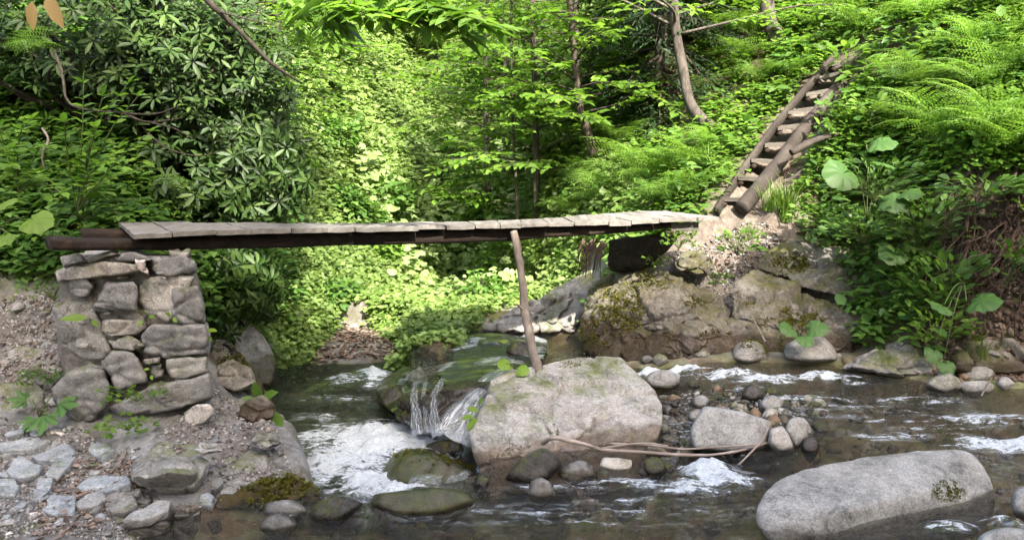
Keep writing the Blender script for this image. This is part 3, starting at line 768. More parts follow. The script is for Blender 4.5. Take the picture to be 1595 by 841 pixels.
# ------------------------------------------------------------------ the large rocks
rock('boulder', 'broad flat tan grey boulder in the middle of the stream below the leaning prop', 'boulder',
     [P(*q) for q in [(737, 700, 4.22), (733, 668, 4.33), (745, 650, 4.45), (757, 622, 4.62), (768, 592, 4.90), (800, 578, 5.02), (838, 575, 5.06), (876, 560, 5.18), (920, 556, 5.22), (966, 557, 5.2), (985, 578, 5.05),
      (1012, 602, 4.92), (1034, 630, 4.75), (1030, 668, 4.5), (1008, 690, 4.4), (960, 706, 4.32), (900, 712, 4.25), (830, 716, 4.18), (772, 722, 4.14), (745, 690, 4.2),
      (820, 640, 4.5), (900, 650, 4.50), (960, 630, 4.62)]] + [G(760, 725, -.02) + [0, 0, -.2], G(1000, 700, 0) + [0, 0, -.25], G(980, 565, -.1) + [0, .1, -.2], G(770, 600, -.2) + [0, .1, -.3]],
     M['rock_tan'], 80, 7, .022, 2.6, 3, fine=.2, cells=26, cdep=.026)
rock('boulder', 'long rounded grey boulder with a small moss patch in the right foreground', 'boulder',
     [P(*q) for q in [(1150, 815, 3.32), (1158, 785, 3.42), (1180, 758, 3.55), (1240, 728, 3.66), (1330, 708, 3.75), (1400, 699, 3.80), (1470, 689, 3.84), (1515, 690, 3.84), (1542, 708, 3.78), (1560, 735, 3.7), (1573, 765, 3.62), (1570, 795, 3.55),
      (1500, 822, 3.45), (1420, 845, 3.36), (1300, 870, 3.2), (1200, 868, 3.2), (1300, 790, 3.26), (1450, 760, 3.44)]] + [G(1250, 850, 0) + [0, 0, -.15], G(1540, 800, 0) + [0, 0, -.15], G(1450, 760, 0) + [0, .1, -.1]],
     M['rock_grey'], 12, 7, .020, 2.4, 8, ridge=.25, fine=.25)
rock('boulder', 'squarish grey boulder behind the driftwood in the pebble bar', 'boulder',
     opts([(1078, 700), (1072, 672), (1082, 650), (1095, 632), (1150, 640), (1200, 656), (1202, 676), (1190, 700), (1130, 706)], 4.12, .36, front=.93) + [G(1130, 700, -.12)], M['rock_grey'], 30, 5, .02, 3, 5)
rock('boulder', 'smooth grey cobble against the back right edge of the flat tan boulder', 'boulder',
     opts([(1000, 598), (1003, 585), (1018, 575), (1040, 573), (1056, 582), (1061, 598), (1050, 608), (1010, 606)], 5.2, .22), M['rock_grey'], 9, 4, .01, 3, 6)
rock('boulder', 'low green mossy boulder standing in the white foam', 'boulder',
     opts([(582, 752), (588, 725), (605, 702), (640, 694), (680, 703), (720, 716), (755, 730), (775, 745), (762, 758), (700, 762), (640, 770)], 4.22, .42) + [G(640, 770, -.45), G(740, 760, -.45)], M['rock_moss'], 9, 5, .022, 2.5, 11)
rock('boulder', 'broad mossy slab with stream water sliding off it below the middle of the bridge', 'boulder',
     [P(*q) for q in [(588, 612, 5.6), (600, 588, 6.0), (624, 574, 6.2), (680, 545, 6.45), (740, 520, 6.7), (800, 519, 6.72), (850, 530, 6.5), (850, 556, 6.0), (800, 582, 5.45), (765, 600, 5.15), (740, 640, 4.85),
      (700, 672, 4.78), (650, 668, 4.82), (600, 634, 5.2), (700, 600, 5.25), (640, 606, 5.35), (680, 580, 5.6)]] + [G(620, 650, -.5), G(740, 660, -.5), G(850, 560, -.4), G(700, 540, -.5)],
     M['slab'], 60, 7, .030, 2.0, 21, ridge=.6, cells=14, cdep=.03)
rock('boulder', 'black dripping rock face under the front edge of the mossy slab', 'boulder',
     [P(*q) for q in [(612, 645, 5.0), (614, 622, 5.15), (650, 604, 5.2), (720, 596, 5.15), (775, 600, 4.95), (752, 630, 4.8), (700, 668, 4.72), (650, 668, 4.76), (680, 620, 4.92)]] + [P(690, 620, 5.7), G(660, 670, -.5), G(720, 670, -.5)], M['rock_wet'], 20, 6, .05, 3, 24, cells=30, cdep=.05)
rock('boulder', 'dark wet rounded rock at the lower left tip of the mossy slab', 'boulder',
     opts([(584, 630), (590, 610), (604, 596), (625, 600), (642, 622), (640, 640), (610, 642)], 5.25, .35) + [G(610, 640, -.45)], M['rock_wet'], 10, 5, .03, 3, 22)
rock('boulder', 'brown round rock in the still pool beside the foot of the prop', 'boulder',
     opts([(784, 550), (790, 535), (810, 528), (832, 534), (842, 550), (830, 558), (800, 558)], 6.0, .3), M['rock_wet'], 9, 4, .012, 3, 23)
rock('rock_outcrop', 'big mossy brown rock bulge under the right end of the bridge', 'rock outcrop',
     [P(*q) for q in [(905, 540, 6.3), (893, 500, 6.5), (903, 455, 6.7), (935, 422, 6.75), (985, 412, 6.65), (1040, 418, 6.5), (1090, 435, 6.4), (1140, 460, 6.3), (1150, 500, 6.05), (1160, 540, 5.85), (1150, 572, 5.75), (1080, 574, 5.78), (980, 566, 5.85), (915, 556, 6.05),
      (1000, 480, 6.05), (1080, 500, 5.85), (960, 430, 6.45)]] + [P(950, 520, 7.2), P(1100, 480, 7.0), G(1100, 575, -.15), G(930, 560, -.15)], M['rock_out'], 16, 7, .085, 2.1, 31, ridge=.6, fine=.45, cells=15, cdep=.05)
rock('rock_outcrop', 'wide sloping grey brown rock shelf right of the mossy bulge', 'rock outcrop',
     [P(*q) for q in [(1130, 545, 5.9), (1128, 490, 6.1), (1140, 440, 6.3), (1170, 420, 6.45), (1220, 436, 6.35), (1290, 470, 6.2), (1370, 490, 6.05), (1392, 520, 5.9), (1385, 548, 5.8), (1300, 562, 5.75), (1190, 566, 5.75), (1240, 490, 6.0)]] + [P(1250, 480, 7.0), G(1250, 565, -.15)], M['rock_out'], 14, 7, .08, 2.2, 32, ridge=.6, fine=.45, cells=15, cdep=.05)
rock('rock_outcrop', 'upper rock shelf below the foot of the ladder path', 'rock outcrop',
     [P(*q) for q in [(1172, 415, 6.5), (1190, 390, 6.6), (1230, 372, 6.75), (1300, 374, 6.7), (1365, 392, 6.5), (1380, 430, 6.3), (1360, 470, 6.15), (1290, 462, 6.2), (1220, 442, 6.35)]] + [P(1280, 420, 7.1)], M['rock_out'], 14, 6, .06, 2.4, 33, ridge=.6, fine=.4, cells=12, cdep=.04)
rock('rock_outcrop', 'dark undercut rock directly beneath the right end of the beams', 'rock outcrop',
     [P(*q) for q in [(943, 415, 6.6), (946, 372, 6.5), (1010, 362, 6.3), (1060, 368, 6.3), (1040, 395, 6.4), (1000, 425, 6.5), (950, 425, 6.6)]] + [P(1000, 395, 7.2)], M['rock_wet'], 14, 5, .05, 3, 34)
rock('rock_outcrop', 'knobbly rock jutting from the path edge below the bridge landing', 'rock outcrop',
     opts([(1050, 415), (1054, 398), (1075, 388), (1100, 390), (1112, 410), (1106, 432), (1085, 434), (1060, 426)], 6.3, .35), M['rock_out'], 16, 6, .05, 3.5, 35, cells=16, cdep=.035)
rock('rock_outcrop', 'pale smooth rock ridge behind the still pool', 'rock outcrop',
     [P(*q) for q in [(735, 517, 6.85), (780, 494, 7.0), (830, 464, 7.1), (880, 436, 7.1), (925, 412, 7.1), (940, 440, 6.9), (915, 500, 6.75), (890, 524, 6.7), (820, 524, 6.7)]] + [P(850, 515, 8.1), G(840, 520, -.2)], M['rock_bank'], 14, 6, .06, 2.4, 36, ridge=.6, cells=60, cdep=.05)
rock('boulder', 'yellow green mossy rock at the water edge under the sloping shelf', 'boulder',
     opts([(1138, 560), (1140, 540), (1158, 528), (1185, 530), (1200, 545), (1198, 560), (1170, 568)], 5.6, .35) + [G(1160, 570, -.1)], M['rock_bank'], 10, 5, .015, 3, 37)
rock('boulder', 'light grey rock with a leafy plant growing behind it at the far shore', 'boulder',
     opts([(1216, 552), (1222, 535), (1248, 523), (1285, 524), (1305, 545), (1308, 562), (1260, 566), (1225, 562)], 5.5, .4) + [G(1260, 565, -.1)], M['rock_grey'], 14, 5, .02, 3, 38)
rock('rock_outcrop', 'low layered rock ledge at the far shore under the hanging plants', 'rock outcrop',
     opts([(1312, 574), (1340, 552), (1380, 536), (1430, 532), (1466, 548), (1484, 580), (1440, 590), (1370, 586)], 5.22, .6) + [G(1400, 585, -.1)], M['rock_bank'], 14, 6, .035, 3, 39, cells=50, cdep=.03)
rock('rock_outcrop', 'dark brown ledge under the root bank behind the right shore stones', 'rock outcrop',
     opts([(1470, 582), (1478, 548), (1520, 530), (1580, 524), (1640, 530), (1660, 580), (1560, 592)], 5.12, .5) + [G(1550, 590, -.1)], M['rock_out'], 16, 6, .05, 3, 47, cells=30, cdep=.045)
for nm, ol, d, tt, m, lb in [
    ('boulder', [(1440, 600), (1450, 586), (1480, 579), (1497, 590), (1500, 605), (1470, 612)], 5.1, .25, 'rock_bank', 'half wet tan rock left of the pale flat stone on the right shore'),
    ('boulder', [(1486, 600), (1500, 594), (1535, 592), (1550, 600), (1545, 609), (1500, 610)], 5.02, .18, 'rock_grey', 'pale flat oval stone on the right shore'),
    ('boulder', [(1497, 590), (1500, 574), (1530, 568), (1556, 574), (1550, 588), (1520, 594)], 5.25, .25, 'rock_bank', 'brown double rock behind the pale flat stone on the right shore'),
    ('boulder', [(1552, 598), (1556, 587), (1570, 586), (1582, 598), (1566, 604)], 5.1, .15, 'rock_grey', 'small round grey stone at the right end of the shore stones'),
    ('boulder', [(1576, 800), (1572, 770), (1590, 755), (1640, 760), (1660, 800), (1620, 815)], 3.5, .3, 'rock_grey', 'rough grey rock cut by the right edge of the photo'),
    ('boulder', [(1515, 850), (1525, 826), (1560, 816), (1610, 825), (1640, 860), (1560, 870)], 3.25, .25, 'rock_grey', 'low wet grey rock in the bottom right corner'),
    ('boulder', [(784, 748), (800, 722), (830, 700), (852, 695), (872, 706), (880, 725), (860, 742), (845, 757), (812, 748)], 4.05, .22, 'rock_wet', 'dark pointed rock in front of the flat tan boulder'),
    ('boulder', [(820, 770), (826, 750), (845, 742), (862, 752), (866, 770), (840, 776)], 3.95, .14, 'rock_grey', 'small grey rock with water running over it below the dark pointed rock'),
    ('boulder', [(864, 736), (880, 722), (905, 715), (928, 728), (930, 742), (890, 744)], 4.1, .16, 'rock_grey', 'pale grey stone right of the dark pointed rock'),
    ('boulder', [(932, 725), (938, 710), (960, 712), (985, 716), (984, 730), (955, 732)], 4.15, .12, 'rock_pale', 'pale knobbly stone under the driftwood'),
    ('boulder', [(1003, 735), (1002, 718), (1016, 710), (1034, 716), (1040, 732), (1020, 741)], 4.1, .15, 'rock_wet', 'round dark striped cobble under the driftwood fork'),
    ('boulder', [(1002, 705), (1003, 694), (1020, 692), (1034, 694), (1042, 706), (1020, 711)], 4.35, .18, 'rock_tan', 'low grey cobble between the tan boulder and the driftwood'),
    ('boulder', [(1072, 655), (1072, 642), (1082, 636), (1096, 638), (1100, 650), (1088, 660)], 4.55, .15, 'rock_grey', 'round pale cobble at the left shoulder of the squarish boulder'),
    ('boulder', [(1078, 628), (1080, 618), (1095, 614), (1106, 622), (1100, 634), (1086, 636)], 4.75, .14, 'rock_grey', 'dark grey cobble behind the squarish boulder'),
    ('boulder', [(1152, 618), (1156, 600), (1170, 594), (1185, 602), (1196, 618), (1175, 628)], 4.85, .2, 'rock_wet', 'mossy wet rock with water splashing round it upstream of the bar'),
    ('boulder', [(1182, 632), (1188, 620), (1205, 614), (1222, 622), (1218, 636), (1195, 640)], 4.7, .14, 'rock_grey', 'pale stone right of the splashing mossy rock'),
    ('boulder', [(1186, 648), (1196, 636), (1212, 633), (1212, 646), (1200, 650)], 4.6, .10, 'rock_pale', 'small whitish stone behind the squarish boulder'),
    ('boulder', [(1196, 690), (1198, 668), (1218, 662), (1232, 676), (1238, 700), (1215, 705)], 4.25, .2, 'rock_tan', 'reddish wet rock right of the squarish boulder'),
    ('boulder', [(1222, 672), (1228, 652), (1250, 648), (1262, 660), (1258, 684), (1240, 700)], 4.3, .18, 'rock_grey', 'split grey stone at the right end of the pebble bar'),
    ('boulder', [(1246, 700), (1250, 680), (1268, 676), (1280, 690), (1276, 706), (1256, 708)], 4.2, .16, 'rock_wet', 'dark wet rock at the right end of the pebble bar'),
    ('boulder', [(655, 700), (668, 690), (700, 682), (722, 690), (724, 704), (690, 710)], 4.5, .18, 'rock_wet', 'reddish wet rock in the foam left of the flat tan boulder'),
    ('boulder', [(735, 756), (740, 742), (756, 738), (764, 748), (758, 762)], 4.08, .12, 'rock_wet', 'small dark red rock at the right end of the mossy foam boulder'),
    ('boulder', [(478, 808), (485, 785), (520, 768), (552, 772), (570, 785), (545, 805), (510, 815)], 3.6, .22, 'rock_wet', 'glistening dark red rock at the foot of the left bedrock'),
    ('boulder', [(572, 790), (576, 768), (640, 762), (700, 756), (735, 766), (745, 784), (700, 800), (610, 803)], 3.62, .28, 'rock_moss', 'flat greenish sunken slab that forms the lip of the small fall'),
    ('boulder', [(408, 800), (412, 782), (440, 776), (470, 780), (485, 798), (450, 806)], 3.62, .18, 'rock_grey', 'rounded grey stone half in the water by the left bedrock'),
    ('boulder', [(402, 822), (410, 806), (430, 799), (455, 804), (465, 818), (430, 828)], 3.48, .16, 'rock_grey', 'bluish white stone in the water in front of the rounded grey stone'),
    ]:
    pts = opts(ol, *fit(ol, tt))
    low = [q for q in pts if q[2] == min(r[2] for r in pts)][0]
    rock(nm, lb, 'rock', pts + [np.mean(pts, 0) + [0, 0, -.12]], M[m], 9 + (hash(ol[0]) % 8), 4, .014, 4.5, ol[0][0] % 91)

# ------------------------------------------------------------------ left bank: bedrock, slabs and loose stones
rock('rock_outcrop', 'smooth pinkish grey bedrock hump in front of the stone pier', 'rock outcrop',
     [P(*q) for q in [(225, 690, 4.08), (300, 655, 4.36), (370, 636, 4.52), (425, 650, 4.46), (450, 680, 4.28), (472, 715, 4.08), (478, 745, 3.92), (430, 758, 3.78), (380, 750, 3.80), (320, 740, 3.80), (240, 722, 3.88), (350, 700, 4.02)]] + [P(350, 690, 4.7), G(440, 740, -.3), G(470, 730, -.35)],
     M['rock_pale'] if False else M['rock_bank'], 14, 7, .04, 2.4, 41, ridge=.5, cells=60, cdep=.035)
rock('rock_outcrop', 'moss covered rock corner sloping into the stream under the bedrock hump', 'rock outcrop',
     [P(*q) for q in [(330, 792, 3.58), (360, 765, 3.68), (410, 738, 3.80), (445, 732, 3.84), (478, 742, 3.84), (500, 765, 3.74), (507, 778, 3.68), (450, 790, 3.6), (390, 795, 3.58)]] + [P(420, 770, 4.1), G(480, 775, -.2), G(380, 795, -.1)],
     M['rock_corner'], 14, 6, .05, 3.5, 42, ridge=.6, cells=40, cdep=.04)
rock('boulder', 'angular blocky stone with an overhanging top at the left shore', 'boulder',
     [P(*q) for q in [(197, 724, 3.76), (215, 708, 3.86), (300, 706, 3.86), (328, 720, 3.78), (322, 740, 3.72), (302, 772, 3.70), (262, 777, 3.70), (236, 768, 3.72), (222, 752, 3.66), (200, 740, 3.62), (262, 733, 3.50), (232, 744, 3.50), (300, 738, 3.56)]] + [P(260, 745, 4.0)],
     M['rock_bank'], 70, 6, .018, 3, 43, cells=14, cdep=.02)
SL = [ # outline, height above the ground, label
 ([(0, 672), (36, 655), (44, 660), (40, 672), (10, 678)], 'pale blue grey slab at the left edge under the broad leaved plant'),
 ([(-20, 694), (50, 680), (80, 684), (52, 697), (0, 702)], 'long thin blue slab left of the bedrock'),
 ([(46, 706), (66, 690), (104, 690), (122, 702), (86, 718), (58, 714)], 'flat blue slab with rounded end in the left foreground'),
 ([(70, 738), (86, 716), (110, 706), (118, 712), (90, 744)], 'tilted blue slab lying across the leaf litter'),
 ([(50, 775), (58, 748), (84, 744), (82, 762), (62, 776)], 'square edged blue block beside the leaf litter'),
 ([(-30, 800), (-20, 776), (28, 770), (46, 790), (44, 812), (16, 841), (-30, 841)], 'large blue grey slab in the bottom left corner'),
 ([(-20, 770), (-15, 744), (22, 742), (30, 758), (22, 770)], 'dark blue slab at the left edge above the corner slab'),
 ([(138, 702), (142, 688), (170, 690), (178, 702), (160, 712)], 'grey slab behind the loose leaf litter'),
 ([(60, 841), (80, 812), (125, 800), (130, 820), (118, 845), (80, 850)], 'cracked grey slab at the bottom of the left foreground'),
 ([(130, 845), (140, 818), (190, 806), (235, 806), (238, 816), (205, 838), (170, 848)], 'low grey slab with a yellow lichen spot at the shore'),
 ([(192, 812), (215, 796), (245, 778), (268, 776), (262, 796), (230, 808)], 'striped grey ledge at the water edge below the angular stone'),
 ([(162, 788), (160, 774), (182, 765), (206, 768), (214, 784), (196, 795), (176, 796)], 'tan flat topped stone in front of the angular block'),
 ([(118, 788), (130, 770), (158, 766), (164, 778), (142, 790)], 'flat grey stone left of the tan flat topped stone'),
 ([(160, 766), (170, 756), (200, 752), (222, 758), (218, 768), (190, 772)], 'low grey rubble stone behind the tan flat topped stone'),
 ([(212, 782), (216, 770), (232, 768), (238, 776), (230, 784)], 'small smooth grey stone right of the tan flat topped stone'),
 ([(268, 818), (270, 804), (286, 796), (304, 802), (304, 812), (290, 820)], 'bright white stone at the left shoreline'),
 ([(272, 804), (276, 792), (296, 784), (316, 786), (312, 798), (290, 803)], 'grey stone behind the bright white stone'),
 ([(318, 810), (320, 792), (330, 786), (346, 794), (344, 812), (332, 818)], 'wet grey stone right of the bright white stone'),
 ([(310, 780), (312, 770), (324, 766), (334, 772), (330, 780)], 'pale bluish stone beside the angular block'),
 ([(325, 760), (332, 745), (346, 741), (348, 752), (336, 762)], 'grey cobble right of the angular block'),
 ([(362, 752), (364, 744), (390, 736), (404, 732), (402, 744), (385, 753)], 'brown thin ledge stone above the mossy corner'),
 ([(104, 676), (102, 668), (118, 670), (128, 676), (118, 682)], 'small tan triangular stone by the broad leaved plant'),
 ([(8, 560), (12, 545), (45, 536), (70, 540), (72, 552), (40, 562)], 'tan topped stone on the dirt slope left of the pier'),
 ([(14, 578), (22, 558), (54, 548), (66, 552), (72, 568), (40, 584)], 'layered grey stone on the dirt slope left of the pier'),
 ([(32, 478), (38, 460), (60, 451), (80, 458), (88, 474), (70, 486), (48, 486)], 'rounded brown stone above the dirt slope left of the pier'),
 ([(28, 458), (30, 440), (50, 432), (56, 446), (46, 458)], 'small grey stone behind the rounded brown stone'),
 ([(52, 440), (54, 422), (78, 412), (100, 418), (98, 438), (72, 446)], 'grey block under the left end of the front beam'),
 ([(-30, 640), (-20, 600), (10, 590), (58, 596), (70, 615), (62, 630), (10, 642)], 'big flat brown grey boulder at the left edge beneath the ferny weed'),
 ([(-20, 525), (-10, 480), (12, 470), (30, 490), (34, 520), (10, 532)], 'tall grey rock at the left edge of the dirt slope'),
 ([(-20, 470), (-10, 450), (10, 440), (30, 455), (20, 472)], 'pale grey rock on the upper left of the dirt slope'),
 ([(40, 520), (46, 510), (60, 508), (66, 516), (58, 524)], 'small round stone in the dirt left of the pier'),
 ([(388, 448), (400, 530), (440, 560), (330, 590), (345, 540)], None),
]
SL[22:22] = [
 ([(118, 758), (140, 736), (196, 738), (204, 752), (160, 764)], 'broad flat grey slab between the leaf litter and the angular block'),
 ([(10, 732), (30, 712), (66, 722), (60, 738), (30, 744)], 'dark grey slab step at the left edge of the foreground'),
 ([(230, 708), (246, 690), (300, 690), (330, 698), (300, 708)], 'flat grey ledge behind the angular block'),
 ([(60, 790), (80, 770), (118, 772), (116, 792), (86, 800)], 'grey slab lying in the middle of the leaf litter'),
]
r_sl = np.random.default_rng(3)
for k, (ol, lb) in enumerate(SL):
    if lb is None: continue
    yb = max(q[1] for q in ol); xb = [q[0] for q in ol if q[1] == yb][0]
    # distance of the ground at the foot of the stone
    d = 3.3
    for _ in range(60):
        q = P(xb, yb, d)
        if q[2] <= ground([q[0]], [q[1]])[0] + .01: break
        d += .04
    hgt = (yb - min(q[1] for q in ol)); flat = k < 26
    pts = []
    if flat:
        z0 = q[2] + (.028 if k not in (10, 11, 15) else .045); tl = r_sl.normal(0, .03, 2); c0 = G(xb, yb, z0)
        for x, y in ol:
            g_ = G(x, y, z0); g_[2] += (g_[0] - c0[0]) * tl[0] * .5 + (g_[1] - c0[1]) * abs(tl[1])
            pts.append(g_); pts.append(g_ + np.array([0, .01, -.12]))
    for x, y in ol if not flat else []:
        h = (yb - y) / hgt
        tdep = (hgt / F_PX * d) * (2.0 if flat else .9)
        pts.append(P(x, y, d + tdep * h)); pts.append(P(x, y, d + tdep * h) + np.array([0, .02, -.09]))
    m = M['rock_slab'] if (k in (0, 1, 2, 3, 4, 5, 6, 7, 8, 18, 22, 23, 25)) else M['rock_grey'] if k in (9, 10, 12, 13, 14, 15, 16, 17, 19) else M['rock_bank']
    rock('stone', lb, 'stone', pts, m, 40 if flat else 16, 5, .008 if flat else .02, 7, 50 + k, cells=10, cdep=.012)
rock('rock_outcrop', 'yellow mossed rock face right of the pier above the stream', 'rock outcrop',
     [P(*q) for q in [(320, 620, 5.0), (322, 560, 5.2), (330, 525, 5.4), (360, 530, 5.5), (392, 570, 5.4), (405, 610, 5.2), (430, 640, 5.0), (400, 650, 4.9), (340, 640, 4.85)]] + [P(360, 590, 5.9), G(420, 640, -.4)], M['rock_out'], 12, 6, .04, 3, 90, cells=40, cdep=.03)
rock('rock_outcrop', 'grey rock behind the pier where the dark branches hang down', 'rock outcrop',
     [P(*q) for q in [(345, 540, 5.9), (350, 500, 6.1), (380, 490, 6.2), (420, 530, 6.2), (432, 570, 6.1), (425, 600, 5.9), (380, 600, 5.7)]] + [P(390, 560, 6.6), G(415, 590, -.45)], M['rock_bank'], 12, 5, .04, 3, 91)
rock('rock_outcrop', 'low brown rock shore at the far side of the outflow', 'rock outcrop',
     [P(*q) for q in [(500, 575, 6.75), (520, 560, 6.95), (560, 556, 7.1), (600, 562, 7.1), (618, 575, 6.95), (605, 586, 6.7), (560, 584, 6.65)]] + [G(560, 590, -.45), P(560, 570, 7.4)], M['rock_bank'], 12, 6, .05, 3, 92, ridge=.7, cells=50, cdep=.035)

# ------------------------------------------------------------------ stone pier
pier = empty('stone_pier', P(205, 655, 4.45), 'rough stone pier stacked of uneven mortared rocks under the left end of the footbridge', 'stone pier')
PS = [  # outline in the enlarged photo, distance, material
 ([(100, 80), (300, 55), (320, 70), (230, 95), (110, 112)], 4.36, 'rock_pier'),
 ([(318, 84), (340, 60), (390, 48), (450, 70), (472, 92), (400, 100), (330, 97)], 4.30, 'rock_pier'),
 ([(72, 142), (130, 113), (330, 95), (400, 108), (440, 130), (350, 152), (200, 168), (90, 180)], 4.30, 'rock_pier'),
 ([(128, 140), (180, 135), (235, 200), (205, 245), (160, 252), (128, 222)], 4.32, 'rock_pier'),
 ([(393, 85), (440, 80), (447, 148), (412, 132)], 4.26, 'rock_pink'),
 ([(465, 85), (600, 73), (634, 108), (634, 155), (500, 158), (458, 128)], 4.34, 'rock_pier'),
 ([(533, 55), (618, 53), (618, 82), (543, 80)], 4.34, 'rock_pier'),
 ([(278, 180), (392, 177), (407, 205), (403, 302), (340, 307), (213, 290)], 4.30, 'rock_pier'),
 ([(403, 180), (500, 155), (640, 153), (600, 210), (545, 290), (535, 352), (430, 310), (403, 262)], 4.36, 'rock_pale'),
 ([(548, 215), (655, 193), (682, 270), (685, 350), (600, 360), (546, 330)], 4.31, 'rock_pier'),
 ([(252, 338), (278, 315), (430, 311), (443, 370), (402, 404), (300, 410), (253, 387)], 4.29, 'rock_pier'),
 ([(425, 400), (470, 363), (680, 356), (694, 400), (690, 482), (520, 490), (437, 470)], 4.28, 'rock_pier'),
 ([(286, 420), (350, 400), (420, 408), (430, 446), (400, 464), (308, 452)], 4.30, 'rock_pier'),
 ([(262, 505), (300, 458), (392, 458), (444, 550), (449, 592), (380, 604), (330, 632), (308, 617)], 4.27, 'rock_pier'),
 ([(426, 490), (503, 488), (497, 512), (438, 514)], 4.29, 'rock_pier'),
 ([(466, 515), (512, 510), (518, 562), (480, 578), (460, 547)], 4.31, 'rock_pier'),
 ([(522, 495), (688, 483), (690, 548), (590, 585), (538, 577), (520, 530)], 4.28, 'rock_pier'),
 ([(296, 692), (430, 617), (560, 580), (692, 556), (706, 590), (704, 657), (610, 693), (480, 718), (340, 723)], 4.24, 'rock_pier'),
 ([(598, 715), (640, 683), (707, 683), (718, 722), (680, 757), (630, 772), (600, 752)], 4.20, 'rock_pale'),
 ([(62, 622), (118, 560), (200, 533), (262, 548), (290, 600), (283, 680), (232, 742), (150, 762), (78, 702)], 4.22, 'rock_pier'),
 ([(62, 290), (110, 260), (215, 248), (232, 320), (254, 380), (303, 460), (272, 502), (180, 507), (90, 440), (72, 350)], 4.36, 'rock_bank'),
 ([(176, 527), (210, 496), (252, 508), (283, 540), (272, 558), (200, 537)], 4.28, 'rock_pier'),
 ([(235, 195), (280, 150), (370, 150), (360, 182), (290, 182), (240, 262)], 4.44, 'rock_pale'),
]
for k, (ol, d, m) in enumerate(PS):
    o = [(60 + a / 2.629, 370 + b / 2.628) for a, b in ol]
    cx, cyy = np.mean(o, 0); pts = []
    for x, y in o:
        x2, y2 = cx + (x - cx) * 1.025, cyy + (y - cyy) * 1.035
        pts.append(P(x2, y2, d + .025)); pts.append(P(x2, y2, d + .42))
        pts.append(P(cx + (x - cx) * .955, cyy + (y - cyy) * .95, d))
    if m == 'rock_pier': m = ('rock_pier', 'rock_pier_b', 'rock_pier_c', 'rock_pier_b')[(k * 7) % 4]
    rock('stone', None, None, pts, M[m], 60, 5, .017, 8, 100 + k, root=pier, ridge=.6, fine=.35, cells=16, cdep=.020)
core = [(92, 545), (98, 430), (120, 398), (290, 400), (310, 440), (316, 560), (300, 640), (120, 630)]
v, f = rock_geo([P(x, y, 4.40) for x, y in core] + [P(x, y, 4.85) for x, y in core], 30, 5, .03, 6, 7, .5)
t = NT('crumbly_mortar'); c = t.ramp(t.noise(24, 6, .7), [(.3, (.08, .068, .056)), (.7, (.23, .21, .185))]); M['mortar'] = t.done(t.bsdf(c, .95, t.bump(t.noise(50, 5, .8), 1, .02)).outputs[0])
for k in range(34):
    x_, y_ = r_sl.uniform(110, 312), r_sl.uniform(415, 630); s_ = r_sl.uniform(.012, .032); q = P(x_, y_, 4.335 + r_sl.uniform(-.02, .03))
    v2, f2 = rock_geo(unit(r_sl.normal(size=(14, 3))) * np.array([1.3, .8, .6]), 30, 3, .1, 1.6, 900 + k, .4, .1)
    o = mesh_obj('stone', v2 * s_ + q, [f2], M[('rock_pier', 'rock_pier_b', 'rock_pier_c')[k % 3]], None, True); set_parent(o, pier)
o = mesh_obj('mortar_core', v, [f], M['mortar'], None, True); set_parent(o, pier)

# ------------------------------------------------------------------ footbridge
bridge = empty('plank_footbridge', P(640, 352, 5.1), 'narrow weathered plank footbridge crossing the stream on two dark half log beams', 'footbridge')
bridge.location = [float(q) for q in P(640, 352, 5.1)]
# edges of the deck top: parameter, front pixel + distance, back pixel + distance
FE = [(208, 365, 4.30), (343, 358.5, 4.62), (461, 355, 4.90), (589, 354, 5.18), (700, 351.5, 5.40), (808, 348, 5.60), (900, 346, 5.75), (974, 344.5, 5.86), (1068, 340, 6.0), (1119, 338.5, 6.12)]
BE = [(184, 346, 4.92), (300, 346, 5.20), (415, 346.5, 5.44), (540, 347.5, 5.70), (680, 347, 5.92), (808, 341.5, 6.15), (880, 337, 6.28), (930, 333.5, 6.36), (990, 330, 6.45), (1040, 330, 6.52)]
Fw = np.array([P(*q) for q in FE]); Bw = np.array([P(*q) for q in BE])
tk = np.linspace(0, 1, len(Fw))
def edge(E, s): return np.array([np.interp(s, tk, E[:, k]) for k in range(3)])
js = [0, .048, .105, .155, .215, .262, .30, .345, .395, .44, .485, .525, .56, .612, .66, .705, .74, .79, .84, .885, .93, 1.0]
r2 = np.random.default_rng(5)
def box8(mb, c8, nsub=7, rough=.003, seed=0):
    """a plank from its eight corners, subdivided and slightly worn"""
    c8 = np.array(c8); us = np.linspace(0, 1, nsub * 3); vs = np.linspace(0, 1, nsub); ws = np.linspace(0, 1, 3)
    def tri(u, v, w_):
        return sum(((u if a else 1 - u) * (v if b_ else 1 - v) * (w_ if c_ else 1 - w_))[:, None] * c8[a * 4 + b_ * 2 + c_] for a in (0, 1) for b_ in (0, 1) for c_ in (0, 1))
    for (fix, val) in ((0, 0), (0, 1), (1, 0), (1, 1), (2, 0), (2, 1)):
        A, B = [(vs, ws), (us, ws), (us, vs)][fix]
        a, b_ = np.meshgrid(A, B, indexing='ij'); a = a.ravel(); b_ = b_.ravel(); k = np.full_like(a, val)
        q = tri(*[(k, a, b_), (a, k, b_), (a, b_, k)][fix])
        q = q + (fbm(q * 28 + seed, 3)[:, None] * rough) * np.array([.8, .8, 1]) + (fbm(q * 5 + seed, 2)[:, None] * rough * 1.6) * np.array([.4, .4, 1])
        m = len(B); i = (np.arange(len(A) - 1)[:, None] * m + np.arange(m - 1)[None]).ravel()
        f = np.stack([i, i + m, i + m + 1, i + 1], -1)
        if (val == 1) == (fix in (0, 2)): f = f
        else: f = f[:, ::-1]
        mb.add(q, [f])
